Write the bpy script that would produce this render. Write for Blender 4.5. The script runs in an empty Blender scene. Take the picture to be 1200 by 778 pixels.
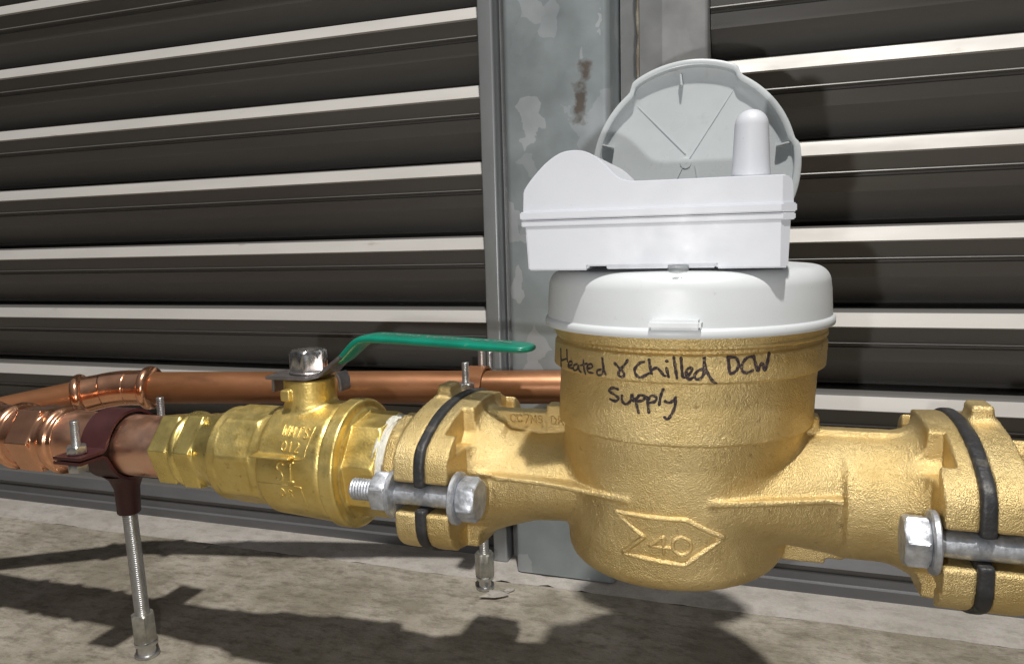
import bpy, bmesh, math, random
import numpy as np
from mathutils import Vector, Matrix
from mathutils.bvhtree import BVHTree

random.seed(4)
rng = np.random.default_rng(7)
C = bpy.context.scene.collection
SC = bpy.context.scene
S = 0.01                 # everything below is written in centimetres
FZ = 29.5                # the lens is this far above the concrete

# ------------------------------------------------------------------ camera
f_px = 880.0
Xc = np.array([2600.0, -41.0, f_px]); Xc /= np.linalg.norm(Xc)
Yc = np.array([299.6, 119.0, -f_px]); Yc -= Xc * Yc.dot(Xc); Yc /= np.linalg.norm(Yc)
Zc = np.cross(Xc, Yc)
R = np.stack([Xc, Yc, Zc])
cam_d = bpy.data.cameras.new('camera'); cam = bpy.data.objects.new('camera', cam_d); C.objects.link(cam)
cam_d.sensor_width = 36; cam_d.lens = f_px / 1200 * 36
cam_d.clip_start = 0.01; cam_d.clip_end = 50
M = Matrix([list(map(float, r)) for r in R]).to_4x4(); M.translation = Vector((0, 0, FZ * S))
cam.matrix_world = M
SC.camera = cam

# ------------------------------------------------------------------ light
SC.view_settings.view_transform = 'Standard'; SC.view_settings.look = 'None'
SC.view_settings.exposure = 0.0; SC.view_settings.gamma = 1.0
W = bpy.data.worlds.new('World'); SC.world = W; W.use_nodes = True
wn = W.node_tree; bg = wn.nodes['Background']
tc = wn.nodes.new('ShaderNodeTexCoord'); sp = wn.nodes.new('ShaderNodeSeparateXYZ')
mr = wn.nodes.new('ShaderNodeMapRange'); mx = wn.nodes.new('ShaderNodeMix'); mx.data_type = 'RGBA'
mr.inputs['From Min'].default_value = -0.05; mr.inputs['From Max'].default_value = 0.9
mx.inputs[6].default_value = (0.05, 0.045, 0.04, 1); mx.inputs[7].default_value = (0.85, 0.87, 0.92, 1)
wn.links.new(tc.outputs['Generated'], sp.inputs[0]); wn.links.new(sp.outputs['Z'], mr.inputs['Value'])
wn.links.new(mr.outputs[0], mx.inputs[0]); wn.links.new(mx.outputs[2], bg.inputs['Color'])
bg.inputs['Strength'].default_value = 0.25
def area(name, loc, target, size, power, col):
    d = bpy.data.lights.new(name, 'AREA'); d.shape = 'DISK'; d.size = size * S; d.energy = power; d.color = col
    o = bpy.data.objects.new(name, d); C.objects.link(o)
    l = Vector(loc); t = Vector(target)
    o.location = (l + Vector((0, 0, FZ))) * S
    o.rotation_euler = (t - l).to_track_quat('-Z', 'Y').to_euler()
    return o
area('ceiling_lamp', (21, -36, 236), (-8, 42, -14), 9, 86, (1.0, 0.965, 0.91))
area('phone_flash', (-5.2, -0.5, -2.8), (-9, 42, -6), 0.9, 0.78, (1.0, 0.985, 0.97))
SC.cycles.max_bounces = 6

# ------------------------------------------------------------------ materials
def mat(name, col, rough=0.5, metal=0.0, var=0.0, vscale=30, bump=0.0, bscale=800, bdist=0.0005,
        col2=None, bump2=0.0, b2scale=120, rvar=0.0, coat=0.0, stretch=None, trans=0.0, spec=None, sss=0.0, specks=None):
    m = bpy.data.materials.new(name); m.use_nodes = True
    n = m.node_tree.nodes; L = m.node_tree.links; b = n['Principled BSDF']
    b.inputs['Base Color'].default_value = (*col, 1); b.inputs['Roughness'].default_value = rough
    b.inputs['Metallic'].default_value = metal; b.inputs['Coat Weight'].default_value = coat
    if spec is not None: b.inputs['Specular IOR Level'].default_value = spec
    if trans: b.inputs['Transmission Weight'].default_value = trans
    if sss:
        b.inputs['Subsurface Weight'].default_value = sss; b.inputs['Subsurface Radius'].default_value = (0.004,) * 3
    t = n.new('ShaderNodeTexCoord'); src = t.outputs['Object']
    if stretch:
        mp = n.new('ShaderNodeMapping'); mp.inputs['Scale'].default_value = stretch
        L.new(src, mp.inputs[0]); src = mp.outputs[0]
    if var or col2:
        nz = n.new('ShaderNodeTexNoise'); nz.inputs['Scale'].default_value = vscale; nz.inputs['Detail'].default_value = 6
        nz.inputs['Roughness'].default_value = 0.65
        L.new(src, nz.inputs['Vector'])
        mm = n.new('ShaderNodeMapRange'); mm.inputs['From Min'].default_value = 0.33; mm.inputs['From Max'].default_value = 0.67
        L.new(nz.outputs['Fac'], mm.inputs['Value'])
        mi = n.new('ShaderNodeMix'); mi.data_type = 'RGBA'
        c2 = col2 if col2 else tuple(c * (1 + var) for c in col)
        c1 = col if col2 else tuple(c * (1 - var) for c in col)
        mi.inputs[6].default_value = (*c1, 1); mi.inputs[7].default_value = (*[min(1, c) for c in c2], 1)
        L.new(mm.outputs[0], mi.inputs[0]); L.new(mi.outputs[2], b.inputs['Base Color'])
        m['mix'] = mi.name
    if specks:
        sc, lo, hi, amt, scol = specks
        ns = n.new('ShaderNodeTexNoise'); ns.inputs['Scale'].default_value = sc; ns.inputs['Detail'].default_value = 4; ns.inputs['Roughness'].default_value = 0.6
        L.new(src, ns.inputs['Vector'])
        ms = n.new('ShaderNodeMapRange'); ms.inputs['From Min'].default_value = lo; ms.inputs['From Max'].default_value = hi; ms.inputs['To Max'].default_value = amt
        L.new(ns.outputs['Fac'], ms.inputs['Value'])
        mk_ = n.new('ShaderNodeMix'); mk_.data_type = 'RGBA'; mk_.inputs[7].default_value = (*scol, 1); mk_.inputs[6].default_value = (*col, 1)
        if var or col2: L.new(mi.outputs[2], mk_.inputs[6])
        L.new(ms.outputs[0], mk_.inputs[0]); L.new(mk_.outputs[2], b.inputs['Base Color'])
    if rvar:
        nr = n.new('ShaderNodeTexNoise'); nr.inputs['Scale'].default_value = vscale * 2.3; nr.inputs['Detail'].default_value = 5
        L.new(src, nr.inputs['Vector'])
        mr_ = n.new('ShaderNodeMapRange'); mr_.inputs['From Min'].default_value = 0.3; mr_.inputs['From Max'].default_value = 0.7
        mr_.inputs['To Min'].default_value = max(0.03, rough - rvar); mr_.inputs['To Max'].default_value = rough + rvar
        L.new(nr.outputs['Fac'], mr_.inputs['Value']); L.new(mr_.outputs[0], b.inputs['Roughness'])
    prev = None
    for st, sc_, di in ((bump, bscale, bdist), (bump2, b2scale, bdist * 4)):
        if st:
            nb = n.new('ShaderNodeTexNoise'); nb.inputs['Scale'].default_value = sc_; nb.inputs['Detail'].default_value = 3
            L.new(src, nb.inputs['Vector'])
            bp = n.new('ShaderNodeBump'); bp.inputs['Strength'].default_value = st; bp.inputs['Distance'].default_value = di if sc_ < 3000 else 0.0003
            L.new(nb.outputs['Fac'], bp.inputs['Height'])
            if prev: L.new(prev.outputs[0], bp.inputs['Normal'])
            prev = bp
    if prev: L.new(prev.outputs[0], b.inputs['Normal'])
    return m

m_cast = mat('cast_brass', (0.57, 0.42, 0.175), 0.43, 0.86, vscale=24, col2=(0.73, 0.575, 0.29), bump=1.0, bscale=1650,
             bdist=0.00062, bump2=0.06, b2scale=420, rvar=0.09, specks=(190, 0.64, 0.74, 0.6, (0.22, 0.13, 0.05)))
m_valve = mat('satin_brass', (0.70, 0.50, 0.14), 0.40, 0.85, vscale=45, col2=(0.83, 0.66, 0.25), bump=0.4, bscale=700,
              bdist=0.0004, bump2=0.25, b2scale=90, rvar=0.12, specks=(150, 0.60, 0.72, 0.55, (0.30, 0.20, 0.06)))
m_bright = mat('bright_brass', (0.88, 0.69, 0.24), 0.31, 0.95, var=0.15, vscale=60, bump=0.25, bscale=220, bdist=0.0005, rvar=0.08)
m_copper = mat('bright_copper', (0.88, 0.44, 0.26), 0.36, 1.0, vscale=30, col2=(0.95, 0.62, 0.46), bump=0.18, bscale=160, bdist=0.0005, rvar=0.13)
m_copfit = mat('new_copper', (0.92, 0.47, 0.28), 0.22, 1.0, var=0.12, vscale=40, bump=0.15, bscale=120, bdist=0.0005, rvar=0.06)
m_oldcop = mat('tarnished_copper', (0.20, 0.085, 0.032), 0.42, 0.5, vscale=18, col2=(0.34, 0.15, 0.07), bump=0.15, bscale=200,
               bdist=0.0004, rvar=0.12, stretch=(0.35, 1, 1), specks=(60, 0.55, 0.7, 0.6, (0.13, 0.055, 0.03)))
m_plastic = mat('white_plastic', (0.535, 0.555, 0.60), 0.42, 0, var=0.015, vscale=40, bump=0.12, bscale=1500, bdist=0.0002, sss=0.05, specks=(420, 0.70, 0.76, 0.35, (0.35, 0.33, 0.30)), rvar=0.06)
m_cap = mat('pale_grey_plastic', (0.53, 0.555, 0.57), 0.42, 0, var=0.02, vscale=30, bump=0.15, bscale=1300, bdist=0.0002, specks=(330, 0.68, 0.74, 0.35, (0.30, 0.28, 0.25)), rvar=0.08)
m_lid = mat('grey_lid_plastic', (0.47, 0.505, 0.52), 0.34, 0, var=0.04, vscale=25, bump=0.08, bscale=700, bdist=0.0003, specks=(120, 0.60, 0.75, 0.3, (0.30, 0.30, 0.29)), rvar=0.1)
m_clear = mat('clear_plastic', (0.85, 0.88, 0.9), 0.12, 0, trans=0.8)
m_gasket = mat('black_rubber', (0.022, 0.022, 0.024), 0.5, 0, var=0.4, vscale=90, bump=0.7, bscale=250, bdist=0.0008, specks=(110, 0.58, 0.72, 0.5, (0.16, 0.14, 0.11)))
m_bolt = mat('galvanised_bolt', (0.30, 0.315, 0.34), 0.5, 0.75, vscale=170, col2=(0.56, 0.58, 0.62), bump=0.5, bscale=420, bdist=0.0005, rvar=0.12)
m_zinc = mat('zinc_rod', (0.60, 0.60, 0.60), 0.32, 0.95, var=0.15, vscale=120, bump=0.2, bscale=500, bdist=0.0003)
m_chrome = mat('chromed_nut', (0.60, 0.59, 0.58), 0.24, 1.0, var=0.1, vscale=120, bump=0.12, bscale=160, bdist=0.0003, rvar=0.08)
m_steel = mat('dull_steel', (0.30, 0.275, 0.27), 0.36, 0.9, var=0.25, vscale=110, bump=0.3, bscale=300, bdist=0.0004, rvar=0.1)
m_steel2 = mat('worn_zinc', (0.42, 0.41, 0.37), 0.4, 0.85, var=0.3, vscale=110, bump=0.3, bscale=300, bdist=0.0004, rvar=0.12)
m_green = mat('green_vinyl', (0.002, 0.17, 0.11), 0.28, 0, var=0.15, vscale=60, bump=0.3, bscale=130, bdist=0.0008, specks=(240, 0.66, 0.72, 0.5, (0.10, 0.22, 0.17)))
m_clamp = mat('maroon_clamp', (0.058, 0.018, 0.018), 0.42, 0.2, var=0.2, vscale=60, bump=0.2, bscale=300, bdist=0.0004)
m_tape = mat('thread_tape', (0.60, 0.585, 0.52), 0.7, 0, var=0.12, vscale=160, bump=0.9, bscale=420, bdist=0.0012, stretch=(2.5, 0.5, 0.5))
m_ink = mat('black_marker', (0.020, 0.010, 0.016), 0.5, 0, var=0.4, vscale=300, bump=1.0, bscale=1750, bdist=0.0006, specks=(1500, 0.56, 0.64, 0.8, (0.33, 0.23, 0.10)))
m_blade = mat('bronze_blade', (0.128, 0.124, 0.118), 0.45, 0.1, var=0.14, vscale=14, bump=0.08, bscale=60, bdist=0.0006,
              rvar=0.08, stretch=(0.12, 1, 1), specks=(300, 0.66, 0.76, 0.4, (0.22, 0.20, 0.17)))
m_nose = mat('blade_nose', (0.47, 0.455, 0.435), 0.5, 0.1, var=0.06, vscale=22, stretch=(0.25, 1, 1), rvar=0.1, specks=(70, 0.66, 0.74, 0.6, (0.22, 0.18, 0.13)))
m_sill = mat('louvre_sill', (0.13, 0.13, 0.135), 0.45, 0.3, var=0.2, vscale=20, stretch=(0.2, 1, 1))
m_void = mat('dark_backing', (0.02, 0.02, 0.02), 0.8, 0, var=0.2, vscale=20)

def galv(name, col, light, rust_at=None, rust=True):
    m = mat(name, col, 0.42, 0.55, vscale=16, col2=tuple(c * 1.25 for c in col), bump=0.06, bscale=300, bdist=0.0004, rvar=0.09)
    n = m.node_tree.nodes; L = m.node_tree.links; b = n['Principled BSDF']
    base = n[m['mix']].outputs[2]
    t = n.new('ShaderNodeTexCoord')
    # spangle: pale zinc flakes with ragged edges
    dn = n.new('ShaderNodeTexNoise'); dn.inputs['Scale'].default_value = 45; dn.inputs['Detail'].default_value = 3
    L.new(t.outputs['Object'], dn.inputs['Vector'])
    ad = n.new('ShaderNodeMix'); ad.data_type = 'VECTOR'; ad.inputs[0].default_value = 0.022
    L.new(t.outputs['Object'], ad.inputs[4]); L.new(dn.outputs['Color'], ad.inputs[5])
    vo = n.new('ShaderNodeTexVoronoi'); vo.inputs['Scale'].default_value = 46; vo.inputs['Randomness'].default_value = 1
    mp = n.new('ShaderNodeMapping'); mp.inputs['Scale'].default_value = (1.2, 1.2, 0.8)
    L.new(ad.outputs[1], mp.inputs[0]); L.new(mp.outputs[0], vo.inputs['Vector'])
    sx = n.new('ShaderNodeSeparateColor'); L.new(vo.outputs['Color'], sx.inputs[0])
    th = n.new('ShaderNodeMapRange'); th.inputs['From Min'].default_value = 0.74; th.inputs['From Max'].default_value = 0.95
    L.new(sx.outputs[0], th.inputs['Value'])
    th2 = n.new('ShaderNodeMath'); th2.operation = 'MULTIPLY'; th2.inputs[1].default_value = 0.62
    L.new(th.outputs[0], th2.inputs[0])
    m1 = n.new('ShaderNodeMix'); m1.data_type = 'RGBA'; m1.inputs[7].default_value = (*light, 1)
    L.new(th2.outputs[0], m1.inputs[0]); L.new(base, m1.inputs[6])
    out = m1.outputs[2]
    if rust_at:
        for (rx, rz, sxx, szz) in rust_at:
            mq = n.new('ShaderNodeMapping'); mq.vector_type = 'POINT'
            mq.inputs['Scale'].default_value = (1 / (sxx * S), 0, 1 / (szz * S))
            mq.inputs['Location'].default_value = (-rx / sxx, 0, -rz / szz)
            L.new(t.outputs['Object'], mq.inputs[0])
            ln = n.new('ShaderNodeVectorMath'); ln.operation = 'LENGTH'; L.new(mq.outputs[0], ln.inputs[0])
            rn = n.new('ShaderNodeTexNoise'); rn.inputs['Scale'].default_value = 70; rn.inputs['Detail'].default_value = 6
            L.new(t.outputs['Object'], rn.inputs['Vector'])
            ma = n.new('ShaderNodeMath'); ma.operation = 'MULTIPLY_ADD'; ma.inputs[1].default_value = 3.2
            L.new(rn.outputs['Fac'], ma.inputs[0]); L.new(ln.outputs['Value'], ma.inputs[2])
            rr = n.new('ShaderNodeMapRange'); rr.inputs['From Min'].default_value = 2.45; rr.inputs['From Max'].default_value = 1.9
            rr.inputs['To Min'].default_value = 0; rr.inputs['To Max'].default_value = 0.85
            L.new(ma.outputs[0], rr.inputs['Value'])
            rc = n.new('ShaderNodeMix'); rc.data_type = 'RGBA'; rc.inputs[6].default_value = (0.06, 0.045, 0.035, 1)
            rc.inputs[7].default_value = (0.17, 0.12, 0.085, 1)
            L.new(dn.outputs['Fac'], rc.inputs[0])
            m2 = n.new('ShaderNodeMix'); m2.data_type = 'RGBA'
            L.new(rr.outputs[0], m2.inputs[0]); L.new(out, m2.inputs[6]); L.new(rc.outputs[2], m2.inputs[7])
            out = m2.outputs[2]
    L.new(out, b.inputs['Base Color'])
    return m
m_galv = galv('galvanised_column', (0.30, 0.34, 0.355), (0.60, 0.62, 0.655), [(0.9, 39.2, 0.75, 1.9), (1.35, 41.2, 0.65, 1.2)])
m_galv2 = galv('galvanised_sheet', (0.30, 0.305, 0.31), (0.37, 0.38, 0.39))
m_galv3 = mat('galvanised_trim', (0.34, 0.36, 0.37), 0.4, 0.6, var=0.12, vscale=20, bump=0.1, bscale=200, bdist=0.0004, stretch=(1, 1, 0.3))

def concrete(name, base, pale, dark, lift=0.5):
    m = bpy.data.materials.new(name); m.use_nodes = True
    n = m.node_tree.nodes; L = m.node_tree.links; b = n['Principled BSDF']; b.inputs['Roughness'].default_value = 0.85
    t = n.new('ShaderNodeTexCoord')
    def noise(s, d, r=0.6, st=None):
        z = n.new('ShaderNodeTexNoise'); z.inputs['Scale'].default_value = s; z.inputs['Detail'].default_value = d
        z.inputs['Roughness'].default_value = r
        if st:
            q = n.new('ShaderNodeMapping'); q.inputs['Scale'].default_value = st; L.new(t.outputs['Object'], q.inputs[0]); L.new(q.outputs[0], z.inputs['Vector'])
        else: L.new(t.outputs['Object'], z.inputs['Vector'])
        return z
    def ramp(src, a, c):
        r = n.new('ShaderNodeMapRange'); r.inputs['From Min'].default_value = a; r.inputs['From Max'].default_value = c; L.new(src, r.inputs['Value']); return r
    a = noise(11, 8, 0.7); c = noise(75, 8, 0.75, (0.7, 1.4, 1)); e = noise(500, 4)
    m1 = n.new('ShaderNodeMix'); m1.data_type = 'RGBA'; m1.inputs[6].default_value = (*base, 1); m1.inputs[7].default_value = (*pale, 1)
    L.new(ramp(a.outputs['Fac'], 0.42, 0.62).outputs[0], m1.inputs[0])
    m2 = n.new('ShaderNodeMix'); m2.data_type = 'RGBA'; m2.inputs[7].default_value = (*dark, 1)
    L.new(m1.outputs[2], m2.inputs[6]); 
    rp = ramp(c.outputs['Fac'], 0.47, 0.68); mu = n.new('ShaderNodeMath'); mu.operation = 'MULTIPLY'; mu.inputs[1].default_value = 0.8
    L.new(rp.outputs[0], mu.inputs[0]); L.new(mu.outputs[0], m2.inputs[0])
    m3 = n.new('ShaderNodeMix'); m3.data_type = 'RGBA'; m3.blend_type = 'MULTIPLY'; m3.inputs[0].default_value = 0.35
    L.new(m2.outputs[2], m3.inputs[6]); L.new(e.outputs['Color'], m3.inputs[7])
    L.new(m3.outputs[2], b.inputs['Base Color'])
    b1 = n.new('ShaderNodeBump'); b1.inputs['Strength'].default_value = lift; b1.inputs['Distance'].default_value = 0.004; L.new(c.outputs['Fac'], b1.inputs['Height'])
    b2 = n.new('ShaderNodeBump'); b2.inputs['Strength'].default_value = 0.5; b2.inputs['Distance'].default_value = 0.0012; L.new(e.outputs['Fac'], b2.inputs['Height'])
    L.new(b1.outputs[0], b2.inputs['Normal']); L.new(b2.outputs[0], b.inputs['Normal'])
    return m
m_floor = concrete('rough_concrete', (0.245, 0.218, 0.168), (0.42, 0.38, 0.32), (0.105, 0.088, 0.058))
m_lip = concrete('pale_mortar', (0.36, 0.335, 0.30), (0.44, 0.41, 0.38), (0.25, 0.23, 0.20), 0.2)

# ------------------------------------------------------------------ object helpers
def P(p): return Vector((p[0] * S, p[1] * S, (p[2] + FZ) * S))
def link(name, me, m, parent=None, at=None, smooth=False):
    o = bpy.data.objects.new(name, me); C.objects.link(o)
    if m: me.materials.append(m)
    if smooth:
        me.shade_smooth()
    if parent: o.parent = parent
    if at is not None: o.location = P(at)
    return o
def origin_of(parent):
    while parent.parent: parent = parent.parent
    return np.array(parent['o'])
def mesh(name, V, F, m, parent=None, at=None, smooth=False, angle=None, bevel=0, **kw):
    """V in world centimetres"""
    o0 = origin_of(parent) if parent else np.array(at if at is not None else (0, 0, -FZ))
    if parent is None and at is None: at = (0, 0, -FZ)
    V = (np.asarray(V, float) - o0) * S
    me = bpy.data.meshes.new(name)
    me.from_pydata(V.tolist(), [], [tuple(map(int, f)) for f in F]); me.validate(); me.update()
    bm = bmesh.new(); bm.from_mesh(me)
    bmesh.ops.recalc_face_normals(bm, faces=bm.faces)
    if bevel:
        bmesh.ops.bevel(bm, geom=[e for e in bm.edges if len(e.link_faces) == 2 and e.calc_face_angle(0) > 0.4], offset=bevel * S, segments=2, affect='EDGES', clamp_overlap=True)
    if angle:
        for fc in bm.faces: fc.smooth = True
        for e in bm.edges: e.smooth = not (len(e.link_faces) == 2 and e.calc_face_angle(0) > math.radians(angle))
    bm.to_mesh(me); bm.free()
    o = link(name, me, m, parent, None if parent else at, smooth)
    for k, v in kw.items(): o[k] = v
    return o
def thing(name, label, cat, at, group=None):
    o = bpy.data.objects.new(name, None); C.objects.link(o); o.location = P(at); o.empty_display_size = 0.02
    o['o'] = list(map(float, at)); o['label'] = label; o['category'] = cat
    if group: o['group'] = group
    return o
def frame(axis):
    a = np.array(axis, float); a /= np.linalg.norm(a)
    h = np.array([0, 0, 1.0]) if abs(a[2]) < 0.9 else np.array([0, 1.0, 0])
    u = np.cross(h, a); u /= np.linalg.norm(u); v = np.cross(a, u)
    return a, u, v
def lathe(base, axis, prof, n=48, sides=None, rot=0.0):
    """prof: list of (distance along axis, radius); returns V,F"""
    a, u, v = frame(axis); b = np.array(base, float)
    n = sides or n
    ang = np.arange(n) * 2 * math.pi / n + rot
    V = []; F = []
    for (t, r) in prof:
        for q in ang: V.append(b + a * t + r * (math.cos(q) * u + math.sin(q) * v))
    k = len(prof)
    for i in range(k - 1):
        for j in range(n):
            F.append((i * n + j, i * n + (j + 1) % n, (i + 1) * n + (j + 1) % n, (i + 1) * n + j))
    F.append(tuple(range(n))[::-1]); F.append(tuple((k - 1) * n + j for j in range(n)))
    return np.array(V), F
def join(*parts):
    V = []; F = []; o = 0
    for (v, f) in parts:
        V.append(np.asarray(v, float)); F += [tuple(i + o for i in q) for q in f]; o += len(v)
    return np.concatenate(V), F
def box(x0, x1, y0, y1, z0, z1):
    V = [(x, y, z) for x in (x0, x1) for y in (y0, y1) for z in (z0, z1)]
    return np.array(V, float), [(0, 1, 3, 2), (4, 6, 7, 5), (0, 4, 5, 1), (2, 3, 7, 6), (0, 2, 6, 4), (1, 5, 7, 3)]
def tube(path, r, n=16, ry=None):
    """swept tube round a path of 3-D points; r may be a list"""
    path = np.asarray(path, float); k = len(path)
    r = np.full(k, r, float) if np.isscalar(r) else np.asarray(r, float)
    V = []; F = []
    T = np.gradient(path, axis=0); T /= np.linalg.norm(T, axis=1)[:, None]
    up = np.array([0, 0, 1.0]) if abs(T[0][2]) < 0.9 else np.array([0, 1.0, 0])
    for i in range(k):
        u = np.cross(up, T[i]); u /= np.linalg.norm(u); v = np.cross(T[i], u)
        for j in range(n):
            q = 2 * math.pi * j / n
            V.append(path[i] + r[i] * (math.cos(q) * u + math.sin(q) * v))
    for i in range(k - 1):
        for j in range(n): F.append((i * n + j, i * n + (j + 1) % n, (i + 1) * n + (j + 1) % n, (i + 1) * n + j))
    F.append(tuple(range(n))[::-1]); F.append(tuple((k - 1) * n + j for j in range(n)))
    return np.array(V), F
def thread(base, axis, length, r, pitch=0.15, depth=0.07, n=20):
    """threaded rod: a true helix"""
    a, u, v = frame(axis); b = np.array(base, float)
    steps = int(length / pitch * 4); V = []; F = []
    for i in range(steps + 1):
        for j in range(n):
            q = 2 * math.pi * j / n
            t = i * pitch / 4
            ph = (t / pitch - j / n) % 1.0
            rr = r - depth * abs(2 * ph - 1)
            V.append(b + a * t + rr * (math.cos(q) * u + math.sin(q) * v))
    for i in range(steps):
        for j in range(n): F.append((i * n + j, i * n + (j + 1) % n, (i + 1) * n + (j + 1) % n, (i + 1) * n + j))
    F.append(tuple(range(n))[::-1]); F.append(tuple(steps * n + j for j in range(n)))
    return np.array(V), F
def hexnut(base, axis, h, r, ch=0.1, rot=0.0):
    """hexagonal prism with chamfered corners, r = corner radius"""
    a, u, v = frame(axis); b = np.array(base, float); V = []; F = []
    n = 36; ri = r * math.cos(math.pi / 6)
    def ring(t, lim):
        for j in range(n):
            q = 2 * math.pi * j / n + rot; w = ((q - rot) % (math.pi / 3)) - math.pi / 6
            rr = min(ri / math.cos(w), lim); V.append(b + a * t + rr * (math.cos(q) * u + math.sin(q) * v))
    ring(0, ri * 0.98); ring(ch, r); ring(h - ch, r); ring(h, ri * 0.98)
    for i in range(3):
        for j in range(n): F.append((i * n + j, i * n + (j + 1) % n, (i + 1) * n + (j + 1) % n, (i + 1) * n + j))
    F.append(tuple(range(n))[::-1]); F.append(tuple(3 * n + j for j in range(n)))
    return np.array(V), F

# --- cast shapes: a signed distance on a grid, turned into a surface
class Field:
    def __init__(s, lo, hi, h):
        s.lo = np.array(lo, float); s.h = h
        n = np.ceil((np.array(hi) - s.lo) / h).astype(int) + 1
        ax = [np.arange(n[i], dtype=np.float32) * h + s.lo[i] for i in range(3)]
        s.X = ax[0][:, None, None]; s.Y = ax[1][None, :, None]; s.Z = ax[2][None, None, :]
        s.D = np.full(n, 1e3, np.float32)
    def add(s, d, k=0.0):
        d = np.broadcast_to(d, s.D.shape)
        if k:
            t = np.clip(0.5 + 0.5 * (s.D - d) / k, 0, 1); s.D = (s.D * (1 - t) + d * t - k * t * (1 - t)).astype(np.float32)
        else: s.D = np.minimum(s.D, d)
    def cut(s, d, k=0.0):
        d = np.broadcast_to(d, s.D.shape)
        if k:
            t = np.clip(0.5 - 0.5 * (s.D + d) / k, 0, 1); s.D = (s.D * (1 - t) - d * t + k * t * (1 - t)).astype(np.float32)
        else: s.D = np.maximum(s.D, -d)
    def surface(s):
        D = s.D; sg = D < 0; nx, ny, nz = D.shape
        cnt = np.zeros((nx - 1, ny - 1, nz - 1), np.uint8)
        cs = [(i, j, k) for i in (0, 1) for j in (0, 1) for k in (0, 1)]
        for (i, j, k) in cs: cnt += sg[i:nx - 1 + i, j:ny - 1 + j, k:nz - 1 + k]
        act = np.argwhere((cnt > 0) & (cnt < 8))
        idx = np.full(cnt.shape, -1, np.int32); idx[act[:, 0], act[:, 1], act[:, 2]] = np.arange(len(act))
        v = np.stack([D[act[:, 0] + i, act[:, 1] + j, act[:, 2] + k] for (i, j, k) in cs], 1)
        acc = np.zeros((len(act), 3)); num = np.zeros(len(act))
        for a in range(8):
            for b in range(a + 1, 8):
                if sum(x != y for x, y in zip(cs[a], cs[b])) != 1: continue
                m = (v[:, a] < 0) != (v[:, b] < 0)
                t = v[m, a] / (v[m, a] - v[m, b])
                pa = np.array(cs[a], float); pb = np.array(cs[b], float)
                acc[m] += pa + t[:, None] * (pb - pa); num[m] += 1
        V = s.lo + (act + acc / num[:, None]) * s.h
        F = []
        for ax in range(3):
            o = [0, 0, 0]; o[ax] = 1
            A = sg[:nx - o[0], :ny - o[1], :nz - o[2]]; B = sg[o[0]:, o[1]:, o[2]:]
            e = np.argwhere(A != B)
            b, c = [q for q in range(3) if q != ax]
            e = e[(e[:, b] > 0) & (e[:, c] > 0) & (e[:, b] < idx.shape[b]) & (e[:, c] < idx.shape[c])]
            q = []
            for (db, dc) in ((1, 1), (0, 1), (0, 0), (1, 0)):
                w = e.copy(); w[:, b] -= db; w[:, c] -= dc; q.append(idx[w[:, 0], w[:, 1], w[:, 2]])
            q = np.stack(q, 1); fl = A[e[:, 0], e[:, 1], e[:, 2]]
            if ax == 1: fl = ~fl
            q[~fl] = q[~fl][:, ::-1]; F.append(q)
        return V, np.concatenate(F)
def smoothmesh(name, VF, m, parent, relax=1, grain=0.0):
    V, F = VF
    o0 = origin_of(parent)
    V = V.copy()
    for _ in range(relax):                       # one Laplacian pass rounds the grid steps
        acc = np.zeros_like(V); num = np.zeros(len(V))
        for a, b in ((0, 1), (1, 2), (2, 3), (3, 0)):
            np.add.at(acc, F[:, a], V[F[:, b]]); np.add.at(acc, F[:, b], V[F[:, a]])
            np.add.at(num, F[:, a], 1); np.add.at(num, F[:, b], 1)
        V = 0.7 * V + 0.3 * acc / num[:, None]
    V0 = V
    if grain:                                    # sand-cast skin: every vertex pushed in or out a little
        nn = np.cross(V[F[:, 2]] - V[F[:, 0]], V[F[:, 3]] - V[F[:, 1]]); vn = np.zeros_like(V)
        for a in range(4): np.add.at(vn, F[:, a], nn)
        vn /= np.maximum(np.linalg.norm(vn, axis=1)[:, None], 1e-9)
        g0 = rng.standard_normal(len(V)); acc = np.zeros(len(V)); num = np.zeros(len(V))
        for a, b in ((0, 1), (1, 2), (2, 3), (3, 0)):
            np.add.at(acc, F[:, a], g0[F[:, b]]); np.add.at(acc, F[:, b], g0[F[:, a]])
            np.add.at(num, F[:, a], 1); np.add.at(num, F[:, b], 1)
        V = V + vn * (grain * (0.5 * g0 + 0.9 * acc / num))[:, None]
    me = bpy.data.meshes.new(name)
    n = len(V); k = len(F)
    me.vertices.add(n); me.vertices.foreach_set('co', ((V - o0) * S).astype(np.float32).ravel())
    me.loops.add(k * 4); me.loops.foreach_set('vertex_index', F.astype(np.int32).ravel())
    me.polygons.add(k); me.polygons.foreach_set('loop_start', np.arange(k, dtype=np.int32) * 4)
    me.update(calc_edges=True); me.validate()
    o = link(name, me, m, parent, smooth=True)
    return o, V0, F
def cylx(f, x0, x1, r, cy=40.0, cz=-13.4, rd=0.0, r2=None):
    rr = np.sqrt((f.Y - cy) ** 2 + (f.Z - cz) ** 2)
    if r2 is not None: r = r + (r2 - r) * np.clip((f.X - x0) / (x1 - x0), 0, 1)
    a = rr - r + rd; b = np.abs(f.X - (x0 + x1) / 2) - (x1 - x0) / 2 + rd
    return np.minimum(np.maximum(a, b), 0) + np.sqrt(np.maximum(a, 0) ** 2 + np.maximum(b, 0) ** 2) - rd
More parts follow.
